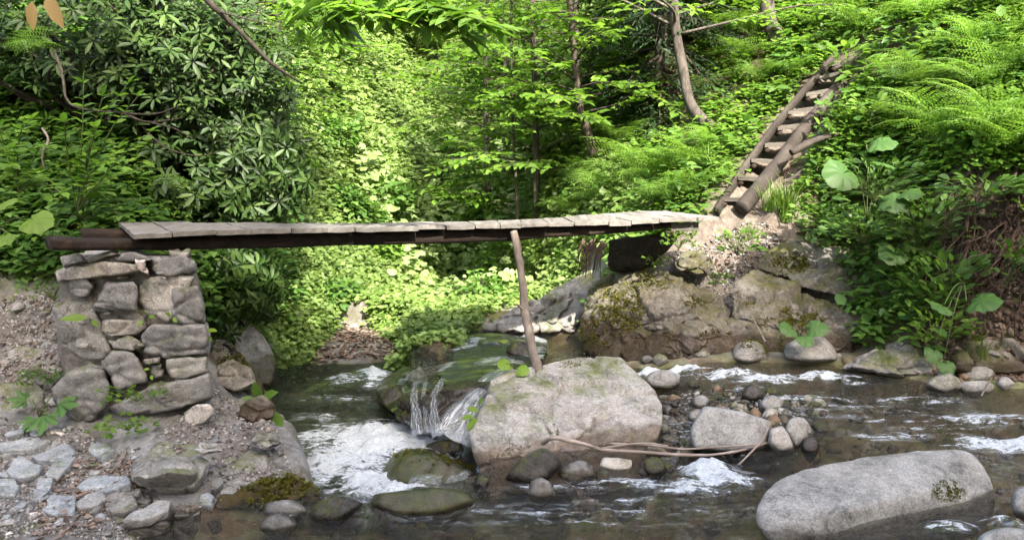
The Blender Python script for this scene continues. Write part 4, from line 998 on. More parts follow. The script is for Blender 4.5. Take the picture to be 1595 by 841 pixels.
for k in range(len(js) - 1):
    s0, s1 = js[k] + .0006, js[k + 1] - .0006
    f0, f1, b0, b1 = edge(Fw, s0), edge(Fw, s1), edge(Bw, s0), edge(Bw, s1)
    cr = unit(b0 - f0); al = unit(f1 - f0)
    jf, jb = r2.normal(0, .011), r2.normal(0, .016); jz, jt = r2.normal(0, .0022), r2.normal(0, .0025)
    if k == 0: jf = jb = 0
    th = .026 + r2.uniform(-.002, .006)
    f0 = f0 + cr * jf; f1 = f1 + cr * (jf + r2.normal(0, .006)); b0 = b0 + cr * jb; b1 = b1 + cr * (jb + r2.normal(0, .006))
    up = np.array([0, 0, 1.0])
    f0 = f0 + up * (jz); f1 = f1 + up * (jz + jt); b0 = b0 + up * jz; b1 = b1 + up * (jz + jt)
    mb = MB()   # a: along the plank (front to back), b: across, c: bottom/top
    box8(mb, [f0 - up * th, f0, f1 - up * th, f1, b0 - up * th, b0, b1 - up * th, b1], 6, .0035, k * 3.3)
    o = part('plank', mb, M['plank'], bridge, False)
def beam(pix, wd, tag_, seed):
    """pix: list of (x, y_top, y_bottom, distance)"""
    mb = MB(); top = np.array([P(a, b_, d) for a, b_, c_, d in pix]); bot = np.array([P(a, c_, d) for a, b_, c_, d in pix])
    n = 90; T_ = catmull(top, n); B_ = catmull(bot, n); ctr = (T_ + B_) / 2; h = (T_[:, 2] - B_[:, 2]) / 2
    tg = unit(np.gradient(ctr, axis=0)); X_ = unit(np.cross(tg, [0, 0, 1.0])); sides = 22
    an = np.linspace(0, 2 * math.pi, sides, endpoint=False); ca, sa = np.cos(an), np.sin(an)
    m = (np.abs(ca) ** 4 + np.abs(sa) ** 4) ** .25; ca, sa = ca / m, sa / m
    v = ctr[:, None] - X_[:, None] * (wd * .5) * 0 + X_[:, None] * ca[None, :, None] * wd * .5 + np.array([0, 0, 1.0]) * (sa[None] * h[:, None])[..., None]
    # front face stays at the measured place
    v = v - X_[:, None] * wd * .5
    nr = v - v.mean(1, keepdims=True); q = v.reshape(-1, 3)
    k = (fbm(np.stack([q[:, 0] * 3.5, q[:, 1] * 3.5, q[:, 2] * 16], -1) + seed, 4, .6)).reshape(v.shape[:2])
    v = v + unit(nr) * (k * .016)[..., None] * np.array([1, 1, .6])
    v = v.reshape(-1, 3); i = np.arange(n - 1)[:, None] * sides; j = np.arange(sides)[None]; j2 = (j + 1) % sides
    fs = [np.stack([i + j, i + j2, i + sides + j2, i + sides + j], -1).reshape(-1, 4)]
    v = np.vstack([v, v[:sides].mean(0), v[-sides:].mean(0)]); jj = np.arange(sides); k2 = (jj + 1) % sides
    fs += [np.stack([np.full(sides, n * sides), k2, jj], -1), np.stack([np.full(sides, n * sides + 1), (n - 1) * sides + jj, (n - 1) * sides + k2], -1)]
    mb.add(v, fs); return part('beam', mb, M['beam'], bridge, True)
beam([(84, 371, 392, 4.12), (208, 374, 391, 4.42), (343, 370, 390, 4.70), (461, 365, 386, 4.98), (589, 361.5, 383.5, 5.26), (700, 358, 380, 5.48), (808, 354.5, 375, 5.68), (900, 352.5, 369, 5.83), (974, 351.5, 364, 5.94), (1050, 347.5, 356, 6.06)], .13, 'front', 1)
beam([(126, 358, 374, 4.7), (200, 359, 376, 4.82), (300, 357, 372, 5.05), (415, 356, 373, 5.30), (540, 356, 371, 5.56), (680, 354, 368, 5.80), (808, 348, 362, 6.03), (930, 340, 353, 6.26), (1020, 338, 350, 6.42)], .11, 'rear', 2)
mb = MB(); a = P(1046, 348, 6.05); b_ = P(1090, 348, 6.12)
box8(mb, [P(1046, 359, 6.05), P(1046, 347, 6.05), P(1088, 360, 6.12), P(1088, 347, 6.12), P(1046, 359, 6.3), P(1046, 347, 6.3), P(1088, 360, 6.4), P(1088, 347, 6.4)], 5, .003, 3)
part('support_block', mb, M['plank'], bridge, False)
# nails on the front ends of the planks are too small to see; the prop is a loose pole
pp = empty('prop_pole', P(838, 573, 5.08), 'crooked peeled branch propped under the middle of the footbridge', 'prop')
mb = MB(); tube(mb, [P(800, 360, 5.60), P(808, 400, 5.54), P(815, 450, 5.45), P(817, 480, 5.4), P(823, 510, 5.3), P(829, 545, 5.2), P(840, 580, 5.08)], .026, .034, 60, 12, .25, 4)
part('pole', mb, M['pole'], pp)
mb = MB(); tube(mb, [P(818, 486, 5.4), P(810, 478, 5.36), P(806, 474, 5.34)], .012, .006, 6, 6, .2); part('branch_stub', mb, M['pole'], pp)

# ------------------------------------------------------------------ ladder up the right bank
foot, top = P(1143, 322, 7.0), P(1318, 92, 8.35)
lad = empty('log_ladder', foot, 'steep wooden ladder of plank treads between two poles climbing the right bank', 'ladder')
LX = lambda px, py, t_: P(px, py, 7.0 + (8.35 - 7.0) * t_)
mb = MB(); tube(mb, [LX(1116, 330, -.02), LX(1160, 262, .28), LX(1222, 178, .62), LX(1300, 88, 1.0)], .050, .04, 60, 10, .12, 1, True, True, .5); part('rail', mb, M['rail'], lad)
mb = MB(); tube(mb, [LX(1155, 325, -.02), LX(1205, 265, .25), LX(1265, 185, .58), LX(1338, 96, .97)], .072, .058, 70, 14, .14, 2); part('rail', mb, M['rail'], lad)
# treads: left end, right end (front top edge in the photo) and place along the ladder
TR = [((1131, 308), (1166, 310), .02), ((1156, 275), (1184, 277), .16), ((1177, 248), (1208, 250), .28), ((1198, 224), (1232, 222), .40), ((1218, 198), (1254, 192), .51), ((1234, 173), (1275, 166), .61), ((1262, 145), (1294, 138), .74), ((1280, 119), (1324, 108), .86), ((1302, 98), (1338, 92), .97)]
for k, (a, b_, s) in enumerate(TR):
    A_, B_ = LX(a[0] - 3, a[1], s), LX(b_[0] + 4, b_[1], s)
    ax = unit(B_ - A_); bk = unit(np.array([-ax[1], ax[0], 0])); bk = bk if bk[1] > 0 else -bk
    wd = .17; th = .032; up = np.array([0, 0, 1.0]); A_ = A_ - ax * .02; B_ = B_ + ax * .02
    mb = MB(); box8(mb, [A_ - up * th, A_, A_ - up * th + bk * wd, A_ + bk * wd, B_ - up * th, B_, B_ - up * th + bk * wd, B_ + bk * wd], 4, .004, k)
    part('tread', mb, M['tread'], lad, False)
    mb = MB(); c_ = A_ - up * (th + .03) + bk * .06 + ax * .03
    tube(mb, [c_ - bk * .05, c_ + bk * .09], .030, .028, 3, 4, 0, 0, True, True); part('cleat', mb, M['beam'], lad, False)
lg = MB(); tube(lg, [P(1232, 238, 7.15), P(1262, 222, 7.2), P(1290, 212, 7.3), P(1306, 208, 7.35)], .032, .022, 30, 10, .3, 9)
o = lg.build('fallen_log', M['rail'], None, True); tag(o, 'short fallen log lying against the right ladder pole', 'log')

# ------------------------------------------------------------------ driftwood and twigs
def stick(name, label, cat, pix, r0, r1, mat='stick', extra=(), group=None):
    mb = MB(); tube(mb, [P(*q) for q in pix], r0, r1, len(pix) * 9, 8, .38, pix[0][0] % 17)
    for e in extra: tube(mb, [P(*q) for q in e[0]], e[1], e[2], len(e[0]) * 6, 6, .2, 3)
    return tag(mb.build(name, M[mat], None, True), label, cat, group)
stick('driftwood_branch', 'long pale forked driftwood branch lying across the pebble bar', 'branch', [(845, 690, 4.2), (862, 682, 4.14), (905, 690, 4.12), (940, 700, 4.1), (1000, 704, 4.06), (1060, 708, 4.06), (1110, 708, 4.06), (1160, 700, 4.1), (1200, 688, 4.16)], .013, .007,
      extra=[([(862, 682, 4.14), (856, 676, 4.16)], .007, .003), ([(935, 698, 4.1), (1000, 690, 4.14), (1040, 694, 4.16)], .007, .004)])
stick('driftwood_branch', 'thin grey driftwood branch crossing behind the long forked one', 'branch', [(950, 691, 4.25), (1010, 693, 4.2), (1060, 699, 4.16), (1120, 696, 4.12), (1180, 692, 4.08)], .008, .005)
stick('driftwood_branch', 'upright broken twig end leaning on the right end of the driftwood', 'branch', [(1150, 724, 3.98), (1170, 704, 4.05), (1188, 684, 4.1), (1199, 658, 4.14)], .005, .008)
stick('dead_twig', 'thin bleached twig leaning on the outcrop beside the yellow mossy rock', 'twig', [(1192, 532, 5.72), (1183, 515, 5.85), (1170, 490, 5.95)], .007, .004)
stick('dead_twig', 'bleached twig lying on the sloping rock shelf', 'twig', [(1112, 468, 6.05), (1130, 458, 6.1), (1152, 452, 6.2)], .007, .004)
stick('dead_twig', 'short twig sticking up beside the pale flat stone on the right shore', 'twig', [(1528, 618, 4.95), (1536, 602, 5.0), (1545, 588, 5.05)], .007, .005)
stick('dead_branch', 'bare forked dead branch reaching out from the left bank over the leaves', 'branch',
      [(85, 80, 5.3), (97, 115, 5.2), (104, 155, 5.1), (130, 170, 5.0), (190, 176, 4.9), (240, 178, 4.85), (278, 166, 4.8)], .010, .004, 'bark_dark',
      [([(190, 176, 4.9), (230, 190, 4.85), (285, 184, 4.8)], .008, .003), ([(230, 190, 4.85), (270, 200, 4.8), (300, 216, 4.75)], .006, .003), ([(97, 115, 5.2), (115, 105, 5.1)], .006, .003), ([(230, 208, 5.0), (262, 232, 5.0), (310, 243, 5.0), (350, 234, 5.0)], .006, .003)])
stick('dead_branch', 'pale crooked dead stem hanging on the left bank', 'branch', [(66, 200, 4.9), (75, 218, 4.85), (66, 240, 4.8), (68, 262, 4.8)], .008, .005)

stones2 = [([(332, 600), (338, 572), (362, 560), (392, 572), (398, 600), (365, 612)], 'grey angular rock between the pier and the outflow'), ([(372, 648), (380, 622), (410, 612), (432, 630), (428, 652), (400, 660)], 'low brown rock at the right end of the bedrock hump by the water'),
   ([(330, 560), (336, 536), (356, 528), (372, 545), (364, 564)], 'dark rock in the shade right of the pier'), ([(388, 690), (400, 676), (430, 676), (440, 690), (418, 700)], 'flat flake of rock on top of the bedrock hump'), ([(300, 700), (312, 688), (340, 690), (346, 702), (320, 708)], 'thin grey flake lying on the bedrock hump')]
for k, (ol, lb) in enumerate(stones2):
    d_, t_ = fit(ol, .3); rock('stone', lb, 'stone', opts(ol, d_ - .12, t_, front=.93), M[('rock_bank', 'rock_out', 'rock_wet', 'rock_bank', 'rock_grey')[k]], 40, 5, .02, 5, 970 + k, cells=12, cdep=.02)

# ------------------------------------------------------------------ tufts of moss growing on the rocks
r_m = np.random.default_rng(21)
def moss(label, obj, spots, n, s=(.006, .016), mat='moss'):
    me = obj.data; v = np.empty(len(me.vertices) * 3, np.float32); me.vertices.foreach_get('co', v); v = v.reshape(-1, 3).astype(float); m3 = np.array(obj.matrix_world)[:3, 3] + (np.array(obj.parent.location) if obj.parent else 0); v = v + m3
    nn = np.empty(len(me.vertices) * 3, np.float32); me.vertices.foreach_get('normal', nn); nn = nn.reshape(-1, 3).astype(float)
    e = v - np.array([0, 0, CAM_H]); dep = e[:, 1] * CT - e[:, 2] * ST; up = e[:, 1] * ST + e[:, 2] * CT
    px = 797.5 + F_PX * e[:, 0] / dep; py = 420.5 - F_PX * up / dep; vis = (nn * -e).sum(1) > 0
    mb = MB(); wt = np.zeros(len(v))
    for sx, sy, rx, ry in spots: wt = np.maximum(wt, np.exp(-(((px - sx) / rx) ** 2 + ((py - sy) / ry) ** 2) * 1.2))
    wt = wt * (fbm(v * 14, 4, .6) > -.05) * (fbm(v * 45, 2) > -.25) * vis; wt[wt < .25] = 0
    if wt.sum() == 0: return
    idx = r_m.choice(len(v), n, p=wt / wt.sum()); q = v[idx] + r_m.normal(0, .004, (n, 3))
    leaves(mb, 'far', q - nn[idx] * .003, unit(nn[idx] + r_m.normal(0, .55, (n, 3))), r_m.normal(size=(n, 3)), r_m.uniform(s[0], s[1], n), 1.2)
    o = mb.build('moss', M[mat]); tag(o, label, 'moss', None, 'stuff')
M['moss'] = leaf_mat('moss_tuft', [(.05, .055, .010), (.10, .10, .016), (.17, .15, .03)], .2, .8, .1)
def by(label): return [o for o in bpy.data.objects if o.get('label') == label][0]
moss('yellow green moss patch on the long right boulder', by('long rounded grey boulder with a small moss patch in the right foreground'), [(1476, 764, 26, 16)], 700, (.006, .012))
moss('thin moss streaks on the flat tan boulder', by('broad flat tan grey boulder in the middle of the stream below the leaning prop'), [(900, 569, 34, 6), (962, 566, 12, 5), (802, 606, 7, 7), (1012, 640, 16, 8), (866, 590, 8, 4), (790, 695, 36, 14), (770, 700, 20, 22), (868, 668, 16, 10)], 1500, (.005, .011))
moss('shaggy moss on the rock corner at the left waterline', by('moss covered rock corner sloping into the stream under the bedrock hump'), [(440, 752, 60, 26), (400, 775, 50, 18)], 5000, (.008, .02))
moss('moss on the big bulge under the bridge', by('big mossy brown rock bulge under the right end of the bridge'), [(960, 480, 45, 45), (1000, 440, 60, 14), (930, 530, 40, 25), (1080, 470, 20, 10), (1110, 520, 30, 10)], 6000, (.008, .02))
moss('moss on the sloping rock shelf', by('wide sloping grey brown rock shelf right of the mossy bulge'), [(1230, 500, 50, 20), (1170, 470, 30, 10), (1330, 520, 30, 14), (1215, 540, 20, 16)], 4000, (.008, .018))
moss('moss on the upper rock shelf', by('upper rock shelf below the foot of the ladder path'), [(1225, 410, 40, 20), (1330, 440, 30, 14)], 2500, (.008, .018))
moss('moss on the yellow green shore rock', by('yellow green mossy rock at the water edge under the sloping shelf'), [(1178, 540, 24, 12)], 1500, (.006, .012))
moss('moss coat of the low boulder in the foam', by('low green mossy boulder standing in the white foam'), [(690, 722, 60, 14), (640, 705, 30, 8)], 3000, (.005, .011))
moss('yellow moss on the rock face right of the pier', by('yellow mossed rock face right of the pier above the stream'), [(350, 560, 40, 50)], 2500, (.008, .016))
moss('moss on the bedrock hump by the pier foot', by('smooth pinkish grey bedrock hump in front of the stone pier'), [(250, 690, 24, 14), (345, 672, 14, 8), (400, 735, 40, 10)], 1800, (.006, .013))

# ------------------------------------------------------------------ pebbles of the bar and the shore (things) and fine gravel (stuff)
pe_v = [rock_geo(unit(r2.normal(size=(26, 3))) * np.array([1, .85, .62]), 16 + 9 * k, 3, .09, 1.6, 200 + k, .4, .1) for k in range(8)]
pmesh = {}
def pebble(x, y, s, mat, label, group, kz=.15, flat=1.0):
    k = int(r2.integers(0, 8)); key = (k, mat)
    if key not in pmesh: pmesh[key] = mesh_data('pebble', pe_v[k][0], [pe_v[k][1]], M[mat], True)
    o = bpy.data.objects.new('pebble', pmesh[key]); z = float(ground([x], [y])[0])
    o.location = (x, y, z + s * kz); o.rotation_euler = (r2.uniform(-.25, .25), r2.uniform(-.25, .25), r2.uniform(0, 6.3)); o.scale = (s, s * r2.uniform(.7, 1), s * r2.uniform(.7, 1) * flat)
    C.objects.link(o); tag(o, label, 'pebble', group)
bar = [G(*q) for q in [(1030, 612, 0), (1070, 605, 0), (1180, 625, 0), (1280, 640, 0), (1275, 700, 0), (1200, 705, 0), (1080, 715, 0), (1000, 740, 0), (880, 735, 0), (890, 755, 0), (1000, 735, 0), (1040, 690, 0), (1030, 650, 0)]]
def scatter_poly(poly, n):
    poly = np.array(poly); lo, hi = poly[:, :2].min(0), poly[:, :2].max(0); out = []
    while len(out) < n:
        q = r2.uniform(lo, hi, (n * 4, 2)); s = sd_poly(q[:, 0], q[:, 1], poly); out += list(q[s > 0])
    return np.array(out[:n])
for x, y in scatter_poly(bar, 190):
    s = float(np.clip(r2.lognormal(-3.6, .45), .012, .07)); lvl = float(water_level(np.array([x]), np.array([y]))[0])
    g0 = float(ground([x], [y])[0]); s2 = min(.06, max(s, (lvl - g0) * .5))
    pebble(x, y, s2, ['rock_grey', 'rock_wet', 'rock_out', 'rock_wet', 'rock_bank'][int(r2.integers(0, 5))], 'small pebble of the wet stone bar between the tan boulder and the squarish one', 'pebbles of the stone bar', (lvl - g0) / s2 - .1 if lvl > g0 else .2)
lefts = [G(*q) for q in [(-60, 850, .1), (0, 650, .2), (130, 660, .2), (230, 690, .2), (240, 760, .1), (330, 760, .1), (340, 790, 0), (270, 800, 0), (205, 845, 0)]]
for x, y in scatter_poly(lefts, 90):
    pebble(x, y, float(np.clip(r2.lognormal(-3.9, .45), .009, .045)), ['rock_grey', 'rock_slab', 'rock_bank', 'rock_pink', 'rock_slab'][int(r2.integers(0, 5))], 'small loose pebble among the leaf litter of the left foreground', 'pebbles on the left shore', .2, .7)
rights = [P(*q) for q in [(1400, 595, 5.25), (1600, 600, 5.1), (1620, 570, 5.2), (1480, 560, 5.4), (1330, 560, 5.6)]]
for x, y in scatter_poly(rights, 14):
    pebble(x, y, float(np.clip(r2.lognormal(-3.3, .45), .015, .07)), ['rock_grey', 'rock_bank', 'rock_wet'][int(r2.integers(0, 3))], 'loose stone at the foot of the right earth bank', 'stones under the right bank', .2)
shoreL = [P(*q) for q in [(900, 568, 5.85), (1140, 578, 5.72), (1330, 580, 5.6), (1330, 560, 5.75), (1140, 562, 5.85), (920, 552, 6.0)]]
for x, y in scatter_poly(shoreL, 16):
    pebble(x, y, float(np.clip(r2.lognormal(-3.1, .5), .02, .09)), ['rock_out', 'rock_bank', 'rock_wet', 'rock_grey'][int(r2.integers(0, 4))], 'stone along the foot of the big outcrop at the water line', 'stones under the outcrop', .1)
paths = [P(*q) for q in [(1040, 360, 6.6), (1110, 335, 6.9), (1190, 335, 6.9), (1260, 360, 6.7), (1200, 420, 6.4), (1080, 400, 6.5)]]
for x, y in scatter_poly(paths, 30):
    pebble(x, y, float(np.clip(r2.lognormal(-4.0, .4), .01, .035)), ['rock_grey', 'rock_bank'][int(r2.integers(0, 2))], 'loose pebble on the dirt path between bridge and ladder', 'pebbles on the path', .2)
slope = [P(*q) for q in [(0, 640, 4.4), (0, 450, 5.1), (60, 430, 5.2), (110, 440, 5.0), (110, 560, 4.7), (80, 640, 4.35)]]
for x, y in scatter_poly(slope, 34):
    pebble(x, y, float(np.clip(r2.lognormal(-3.5, .5), .012, .06)), ['rock_grey', 'rock_bank'][int(r2.integers(0, 2))], 'loose stone on the dirt slope left of the pier', 'stones on the dirt slope', .2)

def gravel(name, poly, n, smin, smax, mat, label, lift=.3):
    v8, f8 = ico(1); q = scatter_poly(poly, n); z = ground(q[:, 0], q[:, 1]); s = np.exp(r2.uniform(math.log(smin), math.log(smax), n))
    vv = v8[None] * (1 + .35 * r2.normal(size=(n, len(v8), 1)).clip(-1, 1)) * (s[:, None, None] * r2.uniform(.5, 1.1, (n, 1, 3))) + np.stack([q[:, 0], q[:, 1], z + s * lift], -1)[:, None]
    ff = (f8[None] + (np.arange(n) * len(v8))[:, None, None]).reshape(-1, 3)
    o = mesh_obj(name, vv.reshape(-1, 3), [ff], M[mat], None, False); tag(o, label, name.replace('_', ' '), None, 'stuff')
t = NT('gravel_mix'); c = t.ramp(t.geo.outputs['Random Per Island'], [(0, (.06, .052, .044)), (.4, (.13, .12, .11)), (.7, (.21, .20, .188)), (1, (.31, .29, .265))]); M['gravel'] = t.done(t.bsdf(c, .8).outputs[0])
t = NT('bed_pebbles'); c = t.ramp(t.geo.outputs['Random Per Island'], [(0, (.04, .034, .024)), (.3, (.09, .068, .042)), (.5, (.14, .09, .05)), (.75, (.10, .10, .045)), (1, (.20, .185, .15))]); M['bedp'] = t.done(t.bsdf(c, .6).outputs[0])
gravel('gravel', lefts, 4200, .003, .012, 'gravel', 'fine gravel strewn over the left shore')
gravel('path_gravel', paths, 2200, .004, .014, 'gravel', 'fine gravel on the dirt path at the bridge landing')
gravel('slope_gravel', slope, 1600, .004, .014, 'gravel', 'fine gravel on the dirt slope left of the pier')
gravel('bar_gravel', bar, 900, .008, .02, 'gravel', 'fine wet gravel between the stones of the bar', 1)
gravel('streambed_gravel', [(-1.4, 2.2), (.4, 2.0), (2.5, 1.8), (5, 3), (4.6, 4.8), (2.6, 5.6), (1.2, 5.4), (.6, 4.0), (-.6, 3.9), (-1.4, 3.5)], 2600, .015, .07, 'bedp', 'brown and olive stones under the stream water', .1)
hump = [G(*q) for q in [(230, 700, .15), (340, 610, .2), (420, 640, .15), (460, 720, .1), (380, 745, .1), (240, 720, .12)]]
gravel('hump_gravel', hump, 1300, .003, .014, 'gravel', 'crumbs of stone lying on the bedrock hump')
bankp = [P(*q) for q in [(1420, 590, 5.3), (1640, 590, 5.1), (1660, 300, 5.5), (1440, 300, 5.9)]]
t = NT('soil_clod'); cc_ = t.ramp(t.geo.outputs['Random Per Island'], [(0, (.03, .02, .014)), (.5, (.07, .047, .034)), (1, (.14, .105, .08))]); M['clod'] = t.done(t.bsdf(cc_, .95).outputs[0])
gravel('soil_clods', bankp, 5200, .006, .032, 'clod', 'crumbling earth clods on the right root bank', .1)
def litter(name, poly, n, smin, smax, label, lift=.004):
    q = scatter_poly(poly, n); z = ground(q[:, 0], q[:, 1]); mb = MB(); d = rdir(n, 0, .15)
    leaves(mb, 'far', np.stack([q[:, 0], q[:, 1], z + lift + r2.uniform(0, .01, n)], -1), d, rdir(n, 2.0), r2.uniform(smin, smax, n), r2.uniform(.5, 1.1, n))
    o = mb.build(name, M['litter']); tag(o, label, 'leaf litter', None, 'stuff')
litpoly = [G(*q) for q in [(60, 790, .12), (90, 740, .12), (130, 690, .18), (200, 690, .18), (225, 745, .12), (180, 770, .1), (120, 830, .1), (60, 841, .1)]]
litter('leaf_litter', bankp, 900, .02, .06, 'dead brown leaves caught on the right root bank', .02)
litter('leaf_litter', hump, 260, .012, .035, 'scattered dead leaf bits on the bedrock hump')
litter('leaf_litter', litpoly, 700, .012, .045, 'brown dry leaf litter lying between the slabs of the left foreground')
litter('leaf_litter', slope, 350, .02, .05, 'brown dry leaf litter on the dirt slope left of the pier')
litter('leaf_litter', paths, 900, .02, .05, 'dry leaves and bark bits on the path at the bridge landing')
litter('leaf_litter', [P(*q) for q in [(470, 590, 6.6), (640, 590, 6.8), (600, 510, 7.5), (530, 505, 7.5)]], 900, .03, .07, 'brown leaf litter on the shore beyond the outflow')

# ------------------------------------------------------------------ growing things
ZG = zf.reshape(ny, nx)
def gi(x, y):
    x = np.clip(x, gx[0], gx[-1] - 1e-6); y = np.clip(y, gy[0], gy[-1] - 1e-6)
    i = np.clip(np.searchsorted(gx, x, 'right') - 1, 0, nx - 2); j = np.clip(np.searchsorted(gy, y, 'right') - 1, 0, ny - 2)
    a = (x - gx[i]) / (gx[i + 1] - gx[i]); b = (y - gy[j]) / (gy[j + 1] - gy[j])
    return (ZG[j, i] * (1 - a) + ZG[j, i + 1] * a) * (1 - b) + (ZG[j + 1, i] * (1 - a) + ZG[j + 1, i + 1] * a) * b

def hits(px, py, dmax=45):
    px = np.asarray(px, float); py = np.asarray(py, float)
    u = (px - 797.5) / F_PX; v = (420.5 - py) / F_PX; dy = CT + v * ST; dz = -ST + v * CT
    ds = np.exp(np.linspace(math.log(3.0), math.log(dmax), 260)); res = np.full(len(px), np.nan); prev = np.ones(len(px), bool)
    for k, d in enumerate(ds):
        kk = d / dy; x = u * kk; z = CAM_H + dz * kk
        below = (z < gi(x, np.full_like(x, d))) & np.isnan(res)
        res[below] = d - (ds[k] - ds[k - 1]) * .5 if k else d
    kk = res / dy
    return np.stack([u * kk, res, CAM_H + dz * kk], -1)
def hit(px, py):
    q = hits([px], [py])[0]
    if np.isnan(q[0]): q = P(px, py, 12)
    q[2] = gi(q[0:1], q[1:2])[0]; return q
def gnormal(x, y, e=.12):
    return unit(np.stack([gi(x - e, y) - gi(x + e, y), gi(x, y - e) - gi(x, y + e), np.full_like(x, 2 * e)], -1))

r3 = np.random.default_rng(11)
def cover(name, label, box, n, k, size, kinds, mat, hgt=.25, spread=.16, keep=None, face=0, dlim=(0, 99), extra_world=0, baremax=.5, wb=None):
    """ground cover: small plants where sight lines meet the slope, each a tuft of k leaves"""
    px = r3.uniform(box[0], box[2], n); py = r3.uniform(box[1], box[3], n)
    c = hits(px, py)
    if extra_world:
        x = r3.uniform(wb[0], wb[2], extra_world); y = r3.uniform(wb[1], wb[3], extra_world)
        c = np.vstack([c, np.stack([x, y, gi(x, y)], -1)]); px = np.concatenate([px, np.full(extra_world, 0.)]); py = np.concatenate([py, np.full(extra_world, 0.)])
    ok = ~np.isnan(c[:, 0]); c, px, py = c[ok], px[ok], py[ok]
    ok = (c[:, 1] > dlim[0]) & (c[:, 1] < dlim[1]) & (bare(c[:, 0], c[:, 1]) < baremax) & (sd_poly(c[:, 0], c[:, 1], STREAM) < -.02)
    if keep is not None: ok &= keep(c, px, py)
    c = c[ok]; m = len(c); nr = gnormal(c[:, 0], c[:, 1]); nr = unit(nr * .75 + np.array([0, 0, .5]))
    s = r3.uniform(size[0], size[1], m) * np.clip(c[:, 1] / 8.0, .8, 1.45)
    hg = hgt * r3.uniform(.35, 1.0, m) * (.6 + .7 * (vnoise(c * .9) + .5).clip(0, 1.4))
    ci = np.repeat(c, k, 0); ni = np.repeat(nr, k, 0); si = np.repeat(s, k) * r3.uniform(.7, 1.25, m * k); hi = np.repeat(hg, k) * r3.uniform(.1, 1.0, m * k)
    sp = np.repeat(spread * np.clip(c[:, 1] / 8, .8, 1.6), k)[:, None]
    pos = ci + ni * hi[:, None] + rdir(m * k, 0, .3) * sp * r3.uniform(0, 1, (m * k, 1))
    d = unit(rdir(m * k, 0, .25) + np.array([0, -.25, -.12])); zn = unit(ni * .7 + np.array([0, -.15 - face, .9]) + rdir(m * k) * .45)
    mb = MB(); ks = np.array_split(r3.permutation(m * k), len(kinds))
    for kd, idx in zip(kinds, ks): leaves(mb, kd, pos[idx], d[idx], zn[idx], si[idx], r3.uniform(.8, 1.25, len(idx)))
    o = mb.build(name, M[mat]); return tag(o, label, name.replace('_', ' '), None, 'stuff')

def tree(name, label, trunk, r0, r1, limbs, L, slo, kind, size, lmat, bark='bark', droop=.15, tw=7, lpt=9, cat='tree', group=None, az=None, elev=.25, shi=1.0, lspread=1.0, wid=1.0, extra_limbs=(), seed=0, dense=1.0):
    r = np.random.default_rng(seed + 77)
    trunk = np.array(trunk, float); root = empty(name, trunk[0], label, cat, group)
    mt = MB(); tube(mt, trunk, r0, r1, max(12, len(trunk) * 8), 10, .12, seed)
    part('trunk', mt, M[bark], root)
    tc = catmull(trunk, 60); mbb = MB(); A = []; Dv = []; Zn = []; Sz = []
    specs = []
    for i in range(limbs):
        s = slo + (shi - slo) * (i + r.uniform(0, 1)) / limbs; p0 = tc[min(59, int(s * 59))]
        a = (i * 2.4 + r.uniform(-.5, .5)) if az is None else r.uniform(az[0], az[1])
        ll = L * (1.1 - .6 * (s - slo) / (shi - slo + 1e-6)) * r.uniform(.7, 1.15); e = elev + r.uniform(-.15, .3)
        dv = unit(np.array([math.cos(a), math.sin(a), e]))
        pts = [p0 + dv * ll * q + np.array([0, 0, -droop * ll * q * q]) + r.normal(0, .03, 3) * ll * q for q in (0, .35, .7, 1.0)]
        specs.append(np.array(pts))
    for e in extra_limbs: specs.append(np.array(e))
    for pts in specs:
        ll = np.linalg.norm(np.diff(pts, axis=0), axis=1).sum(); lr = max(.004, r0 * .28 * min(1, ll / max(L, .1)))
        tube(mbb, pts, lr, .0025, 12, 5)
        lc = catmull(pts, 30)
        nt = max(3, int(tw * dense * ll / max(L, .1)))
        for q in range(nt):
            t_ = .22 + .78 * (q + r.uniform(0, 1)) / nt; j = min(28, int(t_ * 29)); p0 = lc[j]; ta = unit(lc[j + 1] - lc[j])
            side = unit(np.cross(ta, [0, 0, 1.0])) * (1 if q % 2 else -1)
            tl = L * .38 * (1.15 - .6 * t_) * r.uniform(.6, 1.2); dv = unit(ta * .75 + side * r.uniform(.5, 1.1) * lspread + np.array([0, 0, r.uniform(-.2, .25)]))
            m = max(3, int(lpt * tl / (L * .38) * 1.1)); tt = np.linspace(.12, 1, m)[:, None]
            pp = p0 + dv * tl * tt + np.array([0, 0, -1.0]) * (tl * tt ** 2 * droop * .8)
            if m > 3: tube(mbb, pp[[0, m // 2, m - 1]], .0035, .0015, 4, 3, 0, 0, False)
            sd2 = np.cross(dv, [0, 0, 1.0]); sg = np.where(np.arange(m) % 2, 1, -1)[:, None]
            A.append(pp); Dv.append(unit(dv * .6 + sd2 * sg * .8 + r.normal(0, .18, (m, 3)) + np.array([0, 0, -.12])))
            Zn.append(unit(np.array([0, 0, 1.0]) + r.normal(0, .28, (m, 3)))); Sz.append(size * r.uniform(.7, 1.2, m))
    part('branch', mbb, M[bark], root)
    mc = MB(); A = np.vstack(A); leaves(mc, kind, A, np.vstack(Dv), np.vstack(Zn), np.concatenate(Sz), wid)
    part('crown', mc, M[lmat], root, False)
    return root

